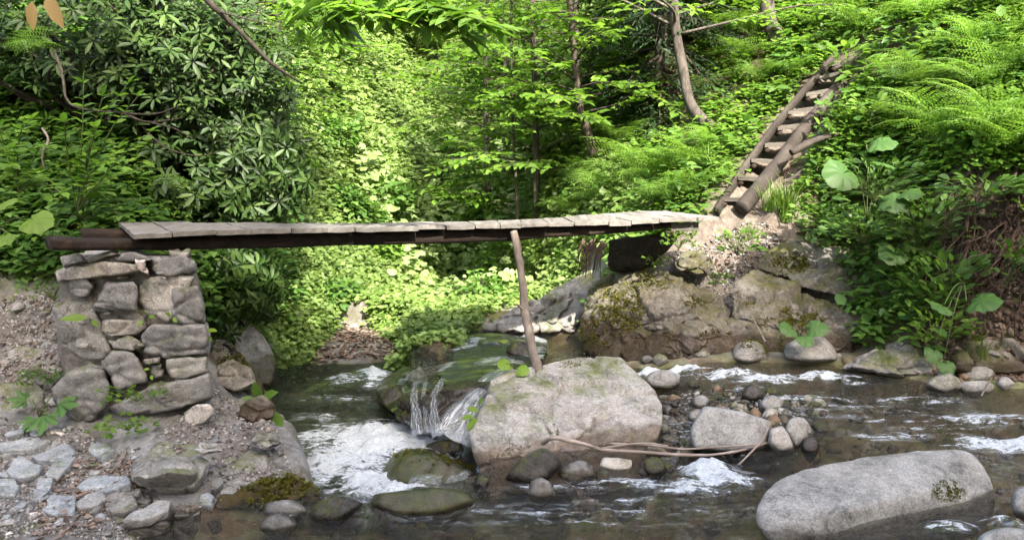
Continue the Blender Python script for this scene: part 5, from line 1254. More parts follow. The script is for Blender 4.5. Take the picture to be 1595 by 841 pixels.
def rhodo(label, c, rad, n, size, seed, down=0.0, mat='leaf_rhodo', root_at=None, nb=16):
    r = np.random.default_rng(seed); c = np.array(c, float); rad = np.array(rad, float)
    base = np.array(root_at if root_at is not None else [c[0], c[1] + rad[1] * .6, gi(c[0:1], c[1:2] + rad[1] * .6)[0]])
    root = empty('rhododendron_bush', base, label, 'shrub', 'evergreen shrubs on the left bank')
    d = unit(r.normal(size=(n, 3))); q = c + d * rad * (r.uniform(.35, 1, (n, 1)) ** .6)
    mb = MB()
    for k in range(nb):
        e = q[k]; mid = (base + e) / 2 + r.normal(0, .15, 3) * rad
        tube(mb, [base, mid, e], .022, .006, 12, 6, .15, k)
    part('branch', mb, M['bark_dark'], root)
    A = []; D = []; Z = []; Sz = []
    ax = unit(unit(q - base) * .6 + r.normal(0, .35, (n, 3)) + np.array([0, -.25, .35 - down]))
    for k in range(n):
        m = int(r.integers(6, 10)); a = np.arange(m) / m * 2 * math.pi + r.uniform(0, 6)
        u = unit(np.cross(ax[k], [.3, .5, .81])); v = np.cross(ax[k], u)
        out = u * np.cos(a)[:, None] + v * np.sin(a)[:, None]; el = r.uniform(-.35, .5, (m, 1)) - down * .5
        A.append(np.repeat(q[k][None], m, 0) + out * .012); D.append(unit(out + ax[k] * el)); Z.append(unit(np.repeat(ax[k][None], m, 0) + out * .1)); Sz.append(size * r.uniform(.65, 1.15, m))
    mc = MB(); leaves(mc, 'long', np.vstack(A), np.vstack(D), np.vstack(Z), np.concatenate(Sz), 1.1)
    part('foliage', mc, M[mat], root, False)
    return root

def twig_shrub(name, label, base, tips, leaf, size, mat, k=9, bark='bark_dark', cat='plant', group=None, seed=0, pairs=True, rr=.006):
    """a small plant of stems with leaves in pairs; tips are world points"""
    r = np.random.default_rng(seed); root = empty(name, base, label, cat, group); mb = MB(); A = []; D = []; Z = []; Sz = []
    for tp in tips:
        tp = np.array(tp, float); mid = (np.array(base) + tp) / 2 + np.array([0, 0, .12 * np.linalg.norm(tp - base)]) + r.normal(0, .03, 3)
        c = catmull([base, mid, tp], 14); tube(mb, [base, mid, tp], rr, rr * .35, 12, 5)
        m = k; idx = (np.linspace(.25, 1, m) * 13).astype(int); pp = c[idx]; ta = unit(np.gradient(c, axis=0))[idx]
        sd2 = unit(np.cross(ta, [0, 0, 1.0]))
        for sg in ((1, -1) if pairs else (1,)):
            A.append(pp); D.append(unit(ta * .5 + sd2 * sg * .9 + r.normal(0, .15, (m, 3)))); Z.append(unit(np.array([0, -.2, 1.0]) + r.normal(0, .25, (m, 3)))); Sz.append(size * r.uniform(.75, 1.15, m) * np.linspace(1.1, .8, m))
        A.append(c[-1:]); D.append(ta[-1:]); Z.append(np.array([[0, -.2, 1.0]])); Sz.append(np.array([size]))
    part('stem', mb, M[bark], root); mc = MB(); leaves(mc, leaf, np.vstack(A), np.vstack(D), np.vstack(Z), np.concatenate(Sz)); part('foliage', mc, M[mat], root, False)
    return root

# ferns: fronds with divided leaflets, shared between the plants
def frond_geo(L, npair, seed, droop=1.0):
    r = np.random.default_rng(seed); n = 60; s = np.linspace(0, 1, n); ang = R(66) - (R(66) + R(28) * droop) * s ** 1.25
    y = np.cumsum(np.cos(ang)) / n * L; z = np.cumsum(np.sin(ang)) / n * L; x = .05 * L * np.sin(s * 3 + seed)
    c = np.stack([x, y, z], -1); tg = unit(np.gradient(c, axis=0)); nm = unit(np.cross(np.array([1.0, 0, 0]), tg))
    mb = MB(); A = []; D = []; Z = []; Sz = []; Wd = []
    for k in range(npair):
        t_ = .13 + .86 * (k / npair) ** .92; j = min(n - 1, int(t_ * (n - 1))); u = (t_ - .13) / .87
        pl = L * .27 * (math.sin(math.pi * min(1, (u * .82 + .16)) ** .85)) ** 1.1 + .008
        m = max(4, int(9 * pl / (L * .27)))
        for sg in (1, -1):
            side = unit(np.cross(tg[j], nm[j])) * sg; d = unit(side + tg[j] * .42 + nm[j] * r.uniform(-.10, .06)); q = np.linspace(.06, 1, m)[:, None]
            pp = c[j] + d * pl * q - nm[j] * pl * .16 * q ** 2; w = (.075 * pl + .004 * L) * (1.15 - q[:, 0] * .8)
            cr = np.cross(d, nm[j])
            for s2 in (1, -1):
                A.append(pp); D.append(unit(np.repeat((cr * s2 + d * .45)[None], m, 0))); Z.append(np.repeat(nm[j][None], m, 0) + r.normal(0, .1, (m, 3))); Sz.append(w); Wd.append(np.full(m, 1.5))
    leaves(mb, 'far', np.vstack(A), np.vstack(D), np.vstack(Z), np.concatenate(Sz), np.concatenate(Wd))
    tube(mb, c[::6], .0045, .0015, 14, 4, 0, 0, False)
    return mb
FR = []
for k in range(5):
    mb = frond_geo(1.0, 19, k, [.6, 1.0, 1.3, .8, 1.15][k]); FR.append(mesh_data('frond', np.concatenate(mb.v), mb.f, M['leaf_fern']))
def fern(label, base, size, nf, seed, lean=(0, -1), arc=6.28, tilt=0.0):
    r = np.random.default_rng(seed); root = empty('fern', base, label, 'fern', 'ferns on the banks')
    a0 = math.atan2(lean[1], lean[0])
    for k in range(nf):
        o = bpy.data.objects.new('frond', FR[int(r.integers(0, 5))]); o.parent = root
        a = a0 + (k / nf - .5 + .5 / nf) * arc + r.uniform(-.2, .2); s = size * r.uniform(.7, 1.1)
        o.rotation_euler = (r.uniform(-.35, .15) + tilt, r.uniform(-.25, .25), a - math.pi / 2); o.scale = (s, s, s)
        C.objects.link(o)
    return root

# ---- slopes
HG = dict(kinds=['far', 'oval'])
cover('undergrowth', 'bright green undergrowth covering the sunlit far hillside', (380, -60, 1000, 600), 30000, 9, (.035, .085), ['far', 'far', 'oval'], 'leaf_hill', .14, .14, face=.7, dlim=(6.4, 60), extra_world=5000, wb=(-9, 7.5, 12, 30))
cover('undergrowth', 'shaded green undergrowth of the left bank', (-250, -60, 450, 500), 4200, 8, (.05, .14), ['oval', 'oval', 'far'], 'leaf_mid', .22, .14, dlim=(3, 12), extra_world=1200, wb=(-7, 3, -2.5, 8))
cover('undergrowth', 'green undergrowth among the ferns of the right bank', (880, -60, 1800, 560), 8000, 8, (.045, .10), ['oval', 'far'], 'leaf_fresh', .17, .13, dlim=(4, 20), extra_world=2500, wb=(2.5, 5, 9, 14), keep=lambda c, px, py: ~((py > 270) & (px > 1450)) & (fbm(c * 1.1 + 9, 3) > -.28) & (r3.uniform(0, 1, len(px)) < np.where((px > 1180) & (py > 300), .5, 1)))
cover('undergrowth', 'larger darker leaves among the right bank growth', (880, -60, 1800, 560), 1300, 7, (.08, .15), ['oval', 'serrate'], 'leaf_mid', .26, .18, dlim=(4, 20), keep=lambda c, px, py: ~((py > 270) & (px > 1450)) & (fbm(c * .9 + 2, 2) > -.1))
cover('undergrowth', 'pale green young growth scattered on the left bank', (-250, 100, 330, 400), 500, 7, (.07, .13), ['oval', 'serrate'], 'leaf_fresh', .30, .16, dlim=(3, 9))
cover('broad_leaved_herbs', 'patches of pale round leaved herbs on the sunlit far hillside', (440, 200, 830, 520), 1500, 4, (.06, .13), ['round'], 'leaf_pale', .30, .3, face=.5, dlim=(7.5, 30), keep=lambda c, px, py: fbm(c * .35 + 4, 2) > -.05)
cover('grasses', 'tufts of grass along the right bank and path edges', (900, 180, 1500, 470), 260, 14, (.14, .28), ['blade'], 'leaf_grass', .02, .05, dlim=(4, 12), baremax=.9, keep=lambda c, px, py: fbm(c * 1.3, 2) > .0)

# ---- left bank shrubs
rhodo('dark evergreen shrub filling the upper left corner', P(110, 40, 6.1), (.9, .5, .5), 330, .115, 1)
rhodo('dense leathery leaved shrub in the upper left with bright young tips', P(265, 80, 6.3), (.75, .5, .65), 330, .12, 2)
rhodo('large leathery leaved shrub left of the sunlit hillside', P(365, 150, 6.4), (.5, .5, .75), 330, .105, 3, root_at=P(320, 330, 6.8))
rhodo('drooping leathery leaved shrub hanging over the back of the bridge', P(400, 270, 6.3), (.42, .4, .45), 210, .115, 4, down=.5, root_at=P(330, 330, 6.8))
rhodo('dark evergreen shrub on the left bank behind the plank deck', P(300, 270, 6.4), (.5, .4, .4), 130, .13, 5, down=.2)
rhodo('leafy shrub hanging under the bridge right of the stone pier', P(385, 450, 6.3), (.36, .35, .33), 150, .115, 6, down=.7, root_at=P(330, 400, 6.4))
rhodo('dark leaved shrub low under the bridge beside the pier', P(345, 500, 6.0), (.22, .3, .3), 80, .10, 7, down=.5, root_at=P(325, 450, 6.2))
tree('leafy_tree', 'light green tree rising above the leathery shrubs left of the hillside', [P(300, 330, 7.6), P(330, 150, 7.5), P(360, 0, 7.4), P(380, -180, 7.3)], .06, .03, 26, 1.5, .3, 'oval', .09, 'leaf_fresh', 'bark_dark', .15, 9, 12, seed=1, az=(-1.2, .9))
tree('leafy_tree', 'slender tree whose light branches reach over the hillside near the deck', [P(350, 380, 7.3), P(380, 230, 7.3), P(425, 90, 7.2), P(450, -60, 7.1)], .018, .010, 20, .95, .3, 'oval', .075, 'leaf_fresh', 'bark_dark', .3, 8, 10, seed=2, az=(-1.4, .7))
stick('tree_limb', 'dark bare limb slanting down across the upper left shrubs', 'branch', [(290, -30, 5.2), (340, 18, 5.3), (380, 55, 5.4), (422, 98, 5.5), (470, 130, 5.7)], .022, .008, 'bark_dark', [([(340, 18, 5.3), (385, 30, 5.2), (430, 40, 5.2)], .008, .003)])

def bush(c, rx, rz, n, size, mat, label, seed, kind='oval'):
    r = np.random.default_rng(seed); root = empty('leafy_bush', c, label, 'bush', 'leafy bushes on the far hillside'); u = unit(r.normal(size=(n, 3))); u[:, 2] = np.abs(u[:, 2])
    k = 1 + .35 * vnoise(u * 2.3 + seed)[:, None]; q = c + u * np.array([rx, rx, rz]) * k * (r.uniform(.55, 1, (n, 1)) ** .5); mb = MB()
    for j in range(14): tube(mb, [c, (c + q[j]) / 2, q[j]], .012, .004, 6, 4)
    part('stem', mb, M['bark_dark'], root); mc = MB(); leaves(mc, kind, q, unit(u * [1, 1, .3] + r.normal(0, .4, (n, 3)) + [0, -.2, -.2]), unit(u + [0, 0, .6] + r.normal(0, .3, (n, 3))), size * r.uniform(.6, 1.3, n)); part('foliage', mc, M[mat], root, False)
rb_ = np.random.default_rng(44)
for k in range(34):
    px, py = rb_.uniform(420, 900), rb_.uniform(20, 470); q = hit(px, py); sc_ = q[1] / 11.0; lit = rb_.uniform() < .6
    bush(q, .42 * sc_ * rb_.uniform(.6, 1.3), .40 * sc_ * rb_.uniform(.6, 1.3), 520, .085 * sc_ * rb_.uniform(.7, 1.5), ['leaf_hill', 'leaf_fresh', 'leaf_mid'][int(rb_.integers(0, 3))], ('low round leafy bush among the undergrowth of the far hillside'), 500 + k, ['oval', 'far'][int(rb_.integers(0, 2))])

# ---- trees in the middle
tree('sapling', 'straight slender trunk standing behind the right half of the bridge', [P(838, 470, 10.3), P(836, 330, 10.3), P(834, 160, 10.3), P(828, 0, 10.3), P(820, -160, 10.3)], .048, .03, 56, 1.6, .34, 'oval', .12, 'leaf_fresh', 'bark', .12, 10, 11, seed=3, group=None)
tree('sapling', 'thin sapling just left of the straight slender trunk', [P(810, 450, 9.6), P(806, 330, 9.6), P(798, 160, 9.6), P(796, -40, 9.6)], .022, .012, 30, 1.15, .32, 'oval', .12, 'leaf_fresh', 'bark', .18, 8, 10, seed=4, az=(1.9, 5.6))
tree('leafy_tree', 'dark leaning forked trunk left of the curved one', [P(935, 280, 9.2), P(920, 220, 9.2), P(903, 165, 9.2), P(895, 80, 9.3), P(880, -60, 9.4)], .06, .03, 28, 1.2, .35, 'oval', .12, 'leaf_fresh', 'bark_dark', .12, 9, 11, seed=5)
tree('leafy_tree', 'smooth grey trunk curving up from the fern slope', [P(1118, 205, 8.3), P(1095, 188, 8.4), P(1075, 160, 8.5), P(1064, 110, 8.6), P(1053, 50, 8.7), P(1050, 0, 8.7), P(1046, -120, 8.8), P(1040, -260, 8.9)], .065, .04, 14, 1.6, .55, 'oval', .10, 'leaf_fresh', 'bark', .1, 9, 11, seed=6)
tree('leafy_tree', 'thick trunk above the top of the ladder', [P(1222, 80, 9.4), P(1207, 55, 9.5), P(1196, 20, 9.6), P(1190, -60, 9.7), P(1180, -240, 9.8)], .10, .07, 12, 2.0, .6, 'oval', .11, 'leaf_fresh', 'bark', .1, 8, 10, seed=7)
tree('leafy_tree', 'pale bare stem high on the far hillside', [P(615, 112, 17), P(612, 60, 17), P(609, 10, 17), P(606, -60, 17)], .05, .03, 8, 1.6, .8, 'far', .14, 'leaf_fresh', 'stick' , .1, 6, 8, seed=8)
for k, (px, py, d, hh, L, lb) in enumerate([(760, 240, 12.4, 330, 1.2, 'young tree spreading flat sprays over the middle of the hillside'), (900, 60, 13, 300, 2.0, 'bright tree crown high in the centre right'), (680, 60, 18, 300, 2.4, 'far tree crown at the top centre'),
     (980, 60, 14.5, 300, 2.2, 'tree crown behind the dark spruce'), (1120, 60, 14, 320, 2.0, 'sunlit tree behind the curved trunk'), (480, 130, 13, 320, 1.7, 'tree on the hillside crest behind the left shrubs'), (790, 150, 16, 330, 2.2, 'tree behind the straight slender trunk'), (1290, -20, 13, 260, 2.2, 'tree above the ladder top')]):
    tree('leafy_tree', lb, [P(px, py + 60, d), P(px - 4, py - hh * .4, d + .1), P(px + 3, py - hh, d + .2)], .05, .02, 30, L, .15, 'far' if d > 12.5 else 'oval', .13, 'leaf_fresh', 'bark', .12, 9, 10, seed=20 + k)
tree('spruce', 'dark spruce behind the curved trunk', [P(1025, 245, 9.6), P(1030, 60, 9.7), P(1034, -150, 9.8), P(1036, -330, 9.9)], .09, .05, 80, 1.15, .05, 'long', .10, 'leaf_spruce', 'bark_dark', .35, 16, 18, seed=40, elev=-.15, wid=1.1)
# leafy branch hanging into the top of the picture from a tree left of the stream
def hang(label, limbs, size, mat, trunk, kind='serrate', seed=0, L=.7, name='overhanging_branch'):
    return tree(name, label, trunk, .03, .012, 0, L, .2, kind, size, mat, 'bark_dark', .3, 7, 7, cat='branch', extra_limbs=limbs, seed=seed, dense=1.6)
hang('branch of big toothed leaves hanging into the top centre', [[P(470, -60, 4.6), P(520, -10, 4.5), P(570, 12, 4.4), P(620, 24, 4.35)], [P(560, -70, 4.6), P(640, -10, 4.5), P(700, 15, 4.4), P(765, 35, 4.3)], [P(470, -60, 4.7), P(490, -20, 4.6), P(500, 10, 4.55), P(515, 38, 4.5)], [P(640, -70, 4.6), P(660, -20, 4.5), P(690, 20, 4.5), P(730, 52, 4.45)], [P(560, -70, 4.6), P(590, -20, 4.5), P(620, 10, 4.5), P(660, 30, 4.45)]],
     .15, 'leaf_fresh', [P(-500, -600, 5.2), P(0, -300, 5.0), P(300, -130, 4.8), P(470, -60, 4.6), P(640, -70, 4.6)], seed=50, L=.42)
hang('leafy twigs hanging into the top left of the hillside', [[P(380, -60, 5.6), P(430, -20, 5.6), P(480, 20, 5.6), P(520, 60, 5.6)], [P(430, -60, 5.8), P(460, 0, 5.8), P(470, 50, 5.8)]], .10, 'leaf_fresh', [P(-300, -500, 6.0), P(200, -150, 5.8), P(380, -60, 5.6), P(430, -60, 5.8)], 'oval', 51, .5)

# ---- ferns
for k, (px, py, s, nf, lb) in enumerate([
    (1560, 250, .95, 13, 'biggest bright fern hanging over the root bank'), (1470, 235, .85, 12, 'bright fern arching towards the big heart leaves'), (1400, 200, .6, 10, 'fern right of the middle of the ladder'),
    (1535, 150, .95, 12, 'spreading fern in the middle of the top right fern bank'), (1340, 60, .7, 10, 'fern at the top of the slope right of the ladder top'), (920, 290, .75, 11, 'fern at the left end of the middle fern slope'), (1065, 315, .7, 11, 'bright fern beside the bridge landing'), (1170, 60, .8, 11, 'fern in front of the thick trunk'),
    (1560, 215, .85, 12, 'large bright fern at the right edge above the root bank'), (1440, 150, .70, 10, 'arching fern right of the ladder top'),
    (1520, 90, .8, 10, 'fern high on the right bank behind the large bright ones'), (1640, 230, .8, 10, 'fern cut by the right edge of the photo'), (1385, 130, .55, 9, 'small fern arching over the ladder top'),
    (1450, 40, .7, 9, 'fern at the top right beneath the trees'), (1570, 20, .8, 9, 'topmost fern of the right corner'),
    (1005, 300, 0.94, 12, 'big feathery fern above the right end of the bridge'), (945, 325, 0.84, 11, 'fern drooping behind the right end of the deck'), (1062, 268, 0.74, 10, 'yellow green fern left of the ladder foot'), (1030, 325, .6, 10, 'low fern just behind the bridge landing'), (905, 340, .7, 9, 'shaded fern behind the deck left of the landing'),
    (975, 240, 0.9, 10, 'upright fern on the slope below the spruce'), (1100, 235, .55, 8, 'fern under the foot of the curved trunk'),
    (1150, 105, .75, 10, 'tall fern between the curved trunk and the thick trunk'), (1125, 60, .8, 9, 'fern on the slope behind the curved trunk'), (1185, 130, .55, 9, 'fern left of the upper ladder'), (1232, 120, .42, 9, 'small yellow green fern beside the upper ladder rungs'), (1275, 45, .6, 8, 'fern beyond the top of the ladder'), (1095, 150, .55, 8, 'small fern right of the curved trunk')]):
    fern(lb, hit(px, py), s, nf, 60 + k, lean=(-.3, -1), arc=5.2, tilt=.05)
fern('single bright fern frond pair low on the left bank', P(232, 290, 5.4), .42, 3, 90, lean=(1, -.3), arc=1.0, tilt=-.5)
fern('shaded fern at the upper left edge', P(25, 90, 5.3), .5, 4, 91, lean=(1, -.5), arc=1.6, tilt=-.3)

# ---- spruce free: named herbs and leafy plants
def leafplant(name, label, base, lv, kind, mat, group=None, r=.004, cat='plant'):
    """lv: leaf base point, direction, normal, size"""
    root = empty(name, base, label, cat, group); mb = MB(); base = np.array(base)
    for p_, d_, n_, s_ in lv:
        p_ = np.array(p_); tube(mb, [base, (base + p_) / 2 + np.array([0, 0, .15 * np.linalg.norm(p_ - base)]), p_], r, r * .6, 10, 5)
    part('stem', mb, M['stem'], root)
    for p_, d_, n_, s_ in lv:
        mc = MB(); leaves(mc, kind, [p_], [d_], [n_], [s_]); part('leaf', mc, M[mat], root, True)
    return root
leafplant('broad_leaved_plant', 'plant with two big soft heart leaves right of the ladder foot', P(1350, 345, 6.1),
    [(P(1330, 262, 5.9), (-.8, -.5, -.25), (.1, -.75, .65), .29), (P(1375, 258, 6.0), (-.2, -.6, .1), (0, -.6, .8), .17), (P(1372, 310, 5.8), (.7, -.5, -.15), (0, -.7, .7), .21), (P(1350, 225, 6.1), (.6, -.5, .1), (0, -.5, .8), .22), (P(1400, 300, 5.8), (.5, -.7, .05), (0, -.5, .8), .18)], 'heart', 'leaf_big')
leafplant('broad_leaved_plant', 'plant with round leaves low on the right earth bank', P(1500, 440, 5.4),
    [(P(1505, 470, 5.2), (.5, -.7, .2), (0, -.6, .8), .22), (P(1470, 475, 5.2), (-.5, -.7, 0), (0, -.6, .8), .16), (P(1400, 385, 5.8), (-.6, -.6, -.3), (0, -.6, .8), .22), (P(1455, 540, 5.3), (-.3, -.6, -.5), (0, -.8, .6), .13), (P(1470, 560, 5.2), (.1, -.6, -.6), (0, -.9, .4), .12)], 'heart', 'leaf_big')
leafplant('broad_leaved_plant', 'plant with three heart leaves on the light grey shore rock', P(1245, 530, 5.75),
    [(P(1240, 512, 5.6), (-.8, -.4, .1), (0, -.6, .8), .15), (P(1255, 512, 5.6), (.9, -.3, .15), (0, -.6, .8), .16), (P(1248, 520, 5.55), (.1, -.7, -.3), (0, -.7, .7), .13)], 'heart', 'leaf_big')
leafplant('broad_leaved_plant', 'plant with ragged pale leaves in front of the pier at the left', P(62, 652, 4.3),
    [(P(84, 628, 4.2), (.9, -.25, .05), (0, -.55, .8), .22), (P(50, 622, 4.3), (-.8, -.3, .15), (0, -.5, .85), .17), (P(70, 640, 4.15), (.25, -.8, -.45), (0, -.7, .7), .22), (P(56, 645, 4.2), (-.2, -.8, -.4), (0, -.7, .7), .15), (P(90, 610, 4.3), (.6, .3, .3), (0, -.4, .9), .14)], 'palmate', 'leaf_big')
leafplant('broad_leaved_plant', 'bright heart leaved plant at the left edge beside the bridge', P(-10, 380, 3.9),
    [(P(0, 318, 3.85), (.6, -.5, .1), (0, -.5, .85), .12), (P(38, 338, 3.8), (.9, -.35, -.2), (0, -.6, .8), .16), (P(12, 362, 3.7), (.1, -.8, -.2), (0, -.6, .8), .14), (P(-20, 340, 3.8), (-.5, -.6, 0), (0, -.5, .8), .14)], 'heart', 'leaf_fg')
leafplant('water_plant', 'small plant with two round leaves on the edge of the tan boulder by the prop', P(800, 585, 5.0),
    [(P(797, 566, 5.0), (-.9, -.3, .05), (0, -.5, .85), .105), (P(803, 575, 4.95), (.9, -.3, 0), (0, -.5, .85), .10)], 'round', 'leaf_fg', r=.002)
leafplant('water_plant', 'bright leaf cluster at the left foot of the tan boulder', P(742, 655, 4.4),
    [(P(742, 650, 4.35), (-.4, -.5, -.4), (-.3, -.6, .7), .10), (P(745, 640, 4.4), (-.6, -.3, .3), (-.3, -.6, .7), .08), (P(746, 632, 4.45), (.2, -.4, .6), (-.3, -.6, .7), .08), (P(738, 648, 4.35), (-.9, -.3, -.1), (-.3, -.5, .8), .08)], 'oval', 'leaf_fg', r=.002)
leafplant('seedling', 'pale green seedling in the pier joint between the upper blocks', P(228, 500, 4.25),
    [(P(226, 490, 4.2), (.1, -.5, .6), (0, -.8, .6), .045), (P(224, 500, 4.2), (-.5, -.5, -.3), (0, -.8, .6), .045), (P(232, 492, 4.2), (.8, -.5, 0), (0, -.8, .6), .05)], 'oval', 'leaf_fg', r=.0015)
leafplant('seedling', 'pale green seedling right of the other one on the pier', P(268, 500, 4.26),
    [(P(266, 492, 4.2), (-.2, -.5, .4), (0, -.8, .6), .045), (P(270, 494, 4.2), (.5, -.5, -.4), (0, -.8, .6), .045)], 'oval', 'leaf_fg', r=.0015)
leafplant('seedling', 'lowest pale seedling in the pier beside the small wedge stone', P(233, 575, 4.24),
    [(P(232, 568, 4.2), (.4, -.5, .4), (0, -.8, .6), .04), (P(233, 574, 4.2), (-.5, -.5, 0), (0, -.8, .6), .035), (P(236, 584, 4.2), (.3, -.6, -.3), (0, -.8, .6), .04)], 'oval', 'leaf_fg', r=.0015)
leafplant('seedling', 'two pale leaves sticking out of the right side of the pier', P(322, 520, 4.4),
    [(P(322, 515, 4.35), (.9, -.3, .1), (0, -.5, .85), .07), (P(321, 524, 4.35), (.8, -.5, -.3), (0, -.5, .85), .05)], 'oval', 'leaf_fg', r=.002)
leafplant('seedling', 'long toothed leaf growing from the left side of the pier', P(140, 500, 4.35),
    [(P(138, 495, 4.3), (-.9, -.4, .1), (0, -.7, .7), .14), (P(145, 498, 4.3), (.5, -.6, -.2), (0, -.7, .7), .08)], 'serrate', 'leaf_fg', r=.002)
leafplant('shore_herb', 'broad bladed herb at the left shore beside the bedrock hump', P(408, 640, 4.85),
    [(P(404, 620, 4.8), (-.1, -.3, .9), (0, -.9, .3), .13), (P(408, 622, 4.8), (.8, -.3, .5), (0, -.6, .7), .14), (P(404, 628, 4.8), (-.7, -.3, .4), (0, -.6, .7), .12), (P(410, 630, 4.75), (.7, -.6, 0), (0, -.6, .7), .13), (P(402, 636, 4.75), (-.5, -.6, 0), (0, -.6, .7), .10)], 'oval', 'leaf_mid', r=.003)
leafplant('shore_herb', 'toothed leaf herb drooping over the right end of the bedrock hump', P(415, 642, 4.7),
    [(P(415, 640, 4.65), (.7, -.6, -.2), (0, -.6, .8), .13), (P(425, 645, 4.6), (.6, -.6, -.4), (0, -.6, .8), .13), (P(432, 652, 4.6), (.3, -.7, -.5), (0, -.6, .8), .10), (P(405, 640, 4.7), (-.5, -.6, 0), (0, -.6, .8), .09)], 'oval', 'leaf_fresh', r=.002)
def herb(name, label, c, rx, rz, n, size, mat, kind='palmate', seed=0, hgt=None):
    r = np.random.default_rng(seed); c = np.array(c, float); base = c + np.array([0, .05, -rz]); root = empty(name, base, label, 'plant')
    q = c + np.stack([r.uniform(-rx, rx, n), r.uniform(-.5 * rx, .4 * rx, n), r.uniform(-rz, rz, n) * .6], -1); mb = MB()
    for k in range(0, n, 3): tube(mb, [base, (base + q[k]) / 2 + [0, 0, .03], q[k]], .002, .001, 6, 4, 0, 0, False)
    part('stem', mb, M['stem'], root); mc = MB(); d = unit((q - base) * np.array([1, 1, .4]) + r.normal(0, .03, (n, 3)))
    leaves(mc, kind, q, d, unit(np.array([0, -.35, .9]) + r.normal(0, .25, (n, 3))), size * r.uniform(.7, 1.2, n)); part('foliage', mc, M[mat], root, False)
herb('leafy_herb', 'bright divided leaf herb at the foot of the pier, upper of two', P(205, 612, 4.15), .16, .07, 34, .055, 'leaf_fresh', seed=1)
herb('leafy_herb', 'bright divided leaf herb on the ground in front of the pier, lower of two', P(192, 660, 4.1), .17, .06, 46, .055, 'leaf_fresh', seed=2)
herb('feathery_weed', 'low feathery weed on the dirt left of the pier', P(70, 586, 4.45), .14, .06, 90, .035, 'leaf_mid', seed=3)
herb('feathery_weed', 'small feathery tuft right of the pier foot', P(338, 636, 4.75), .06, .04, 40, .03, 'leaf_mid', seed=4)
herb('leafy_herb', 'small leafy weed beside the rounded brown stone left of the pier', P(75, 448, 4.9), .16, .10, 60, .045, 'leaf_mid', seed=5)
herb('leafy_herb', 'little herb growing under the bridge landing block', P(1060, 372, 6.1), .12, .09, 50, .05, 'leaf_fresh', seed=6)
herb('leafy_herb', 'round clump of bright leaves on the dirt path', P(1152, 376, 6.4), .16, .13, 80, .06, 'leaf_fresh', 'oval', 7)
herb('leafy_herb', 'little herb with pale leaves on the outcrop below the path', P(1118, 430, 6.1), .07, .09, 22, .06, 'leaf_fresh', 'oval', 8)
herb('leafy_herb', 'sprig of leaves on the rock under the landing', P(1020, 405, 6.3), .08, .07, 24, .05, 'leaf_fresh', 'oval', 9)
herb('leafy_herb', 'broad cluster of leaves hanging on the right earth bank above the tall stems', P(1440, 450, 5.6), .26, .26, 120, .085, 'leaf_mid', 'oval', 10)
herb('leafy_herb', 'trailing leaves over the middle of the right earth bank', P(1480, 440, 5.5), .2, .3, 90, .085, 'leaf_mid', 'oval', 12)
herb('leafy_herb', 'patch of small leaves above the root bank by the big ferns', P(1440, 340, 5.8), .35, .22, 150, .075, 'leaf_mid', 'oval', 13)
herb('leafy_herb', 'curtain of leaves hanging right of the sloping rock shelf', P(1440, 420, 5.75), .28, .26, 170, .075, 'leaf_mid', 'oval', 31)
herb('leafy_herb', 'leaves trailing down to the layered ledge at the far shore', P(1460, 505, 5.45), .20, .16, 90, .07, 'leaf_fresh', 'oval', 32)
herb('leafy_herb', 'leafy clump on the bank edge right of the upper rock shelf', P(1350, 350, 6.2), .30, .16, 150, .075, 'leaf_mid', 'oval', 33)
herb('leafy_herb', 'leafy sprigs between the grass tuft and the big heart leaves', P(1290, 335, 6.4), .28, .12, 110, .06, 'leaf_fresh', 'oval', 34)
herb('leafy_herb', 'tangle of leaves around the stems of the big heart leaves', P(1370, 275, 6.2), .36, .2, 170, .07, 'leaf_mid', 'oval', 35)
herb('leafy_herb', 'dark leaves hanging over the top edge of the root bank', P(1540, 290, 5.5), .32, .10, 110, .085, 'leaf_mid', 'oval', 41)
herb('leafy_herb', 'leafy strand hanging among the exposed roots', P(1580, 400, 5.2), .12, .2, 50, .07, 'leaf_mid', 'oval', 42)
herb('leafy_herb', 'light leaves hanging over the top of the ladder', P(1320, 85, 8.0), .22, .14, 40, .12, 'leaf_fresh', 'oval', 15)
herb('leafy_herb', 'reddish tipped bramble left of the large bright fern', P(1360, 165, 7.0), .2, .1, 40, .08, 'leaf_fresh', 'oval', 16)
def tuft(label, base, n, h, seed, mat='leaf_grass', name='grass_tuft', w=1.0):
    r = np.random.default_rng(seed); root = empty(name, base, label, 'grass tuft'); mb = MB()
    a = r.uniform(0, 6.28, n); tl = r.uniform(.15, 1.1, n); d = np.stack([np.cos(a) * tl, np.sin(a) * tl, np.ones(n)], -1)
    for seg in (0,): leaves(mb, 'blade', np.array(base) + r.normal(0, .03, (n, 3)) * [1, 1, .2], d, np.stack([np.cos(a) * -1, np.sin(a) * -1, 0 * a + .3], -1), h * r.uniform(.6, 1.1, n), w * 1.1)
    part('blades', mb, M[mat], root, False)
tuft('bright long grass tuft at the foot of the right ladder pole', hit(1225, 335), 110, .42, 1)
tuft('second grass tuft left of the long one by the ladder foot', hit(1200, 330), 60, .3, 2)
tuft('grass tuft beside the middle of the ladder', hit(1325, 205), 90, .36, 3)
tuft('dark thin grass tuft above the shore stones on the right', hit(1530, 566), 60, .30, 4)
tuft('grass tuft behind the landing of the bridge', hit(1100, 275), 70, .35, 5)
tuft('grass tuft on the path edge near the landing', hit(1165, 365), 30, .2, 6)
twig_shrub('elder_shrub', 'compound leaved plant reaching up in front of the dark upper left', P(120, 330, 5.0), [P(215, 150, 4.7), P(200, 130, 4.8), P(160, 150, 4.8), P(235, 205, 4.7), P(150, 200, 4.8), P(225, 260, 4.7), P(180, 240, 4.7), P(100, 190, 4.8), P(130, 130, 4.9)], 'oval', .085, 'leaf_fresh', 9, 'stem', 'shrub', seed=1)
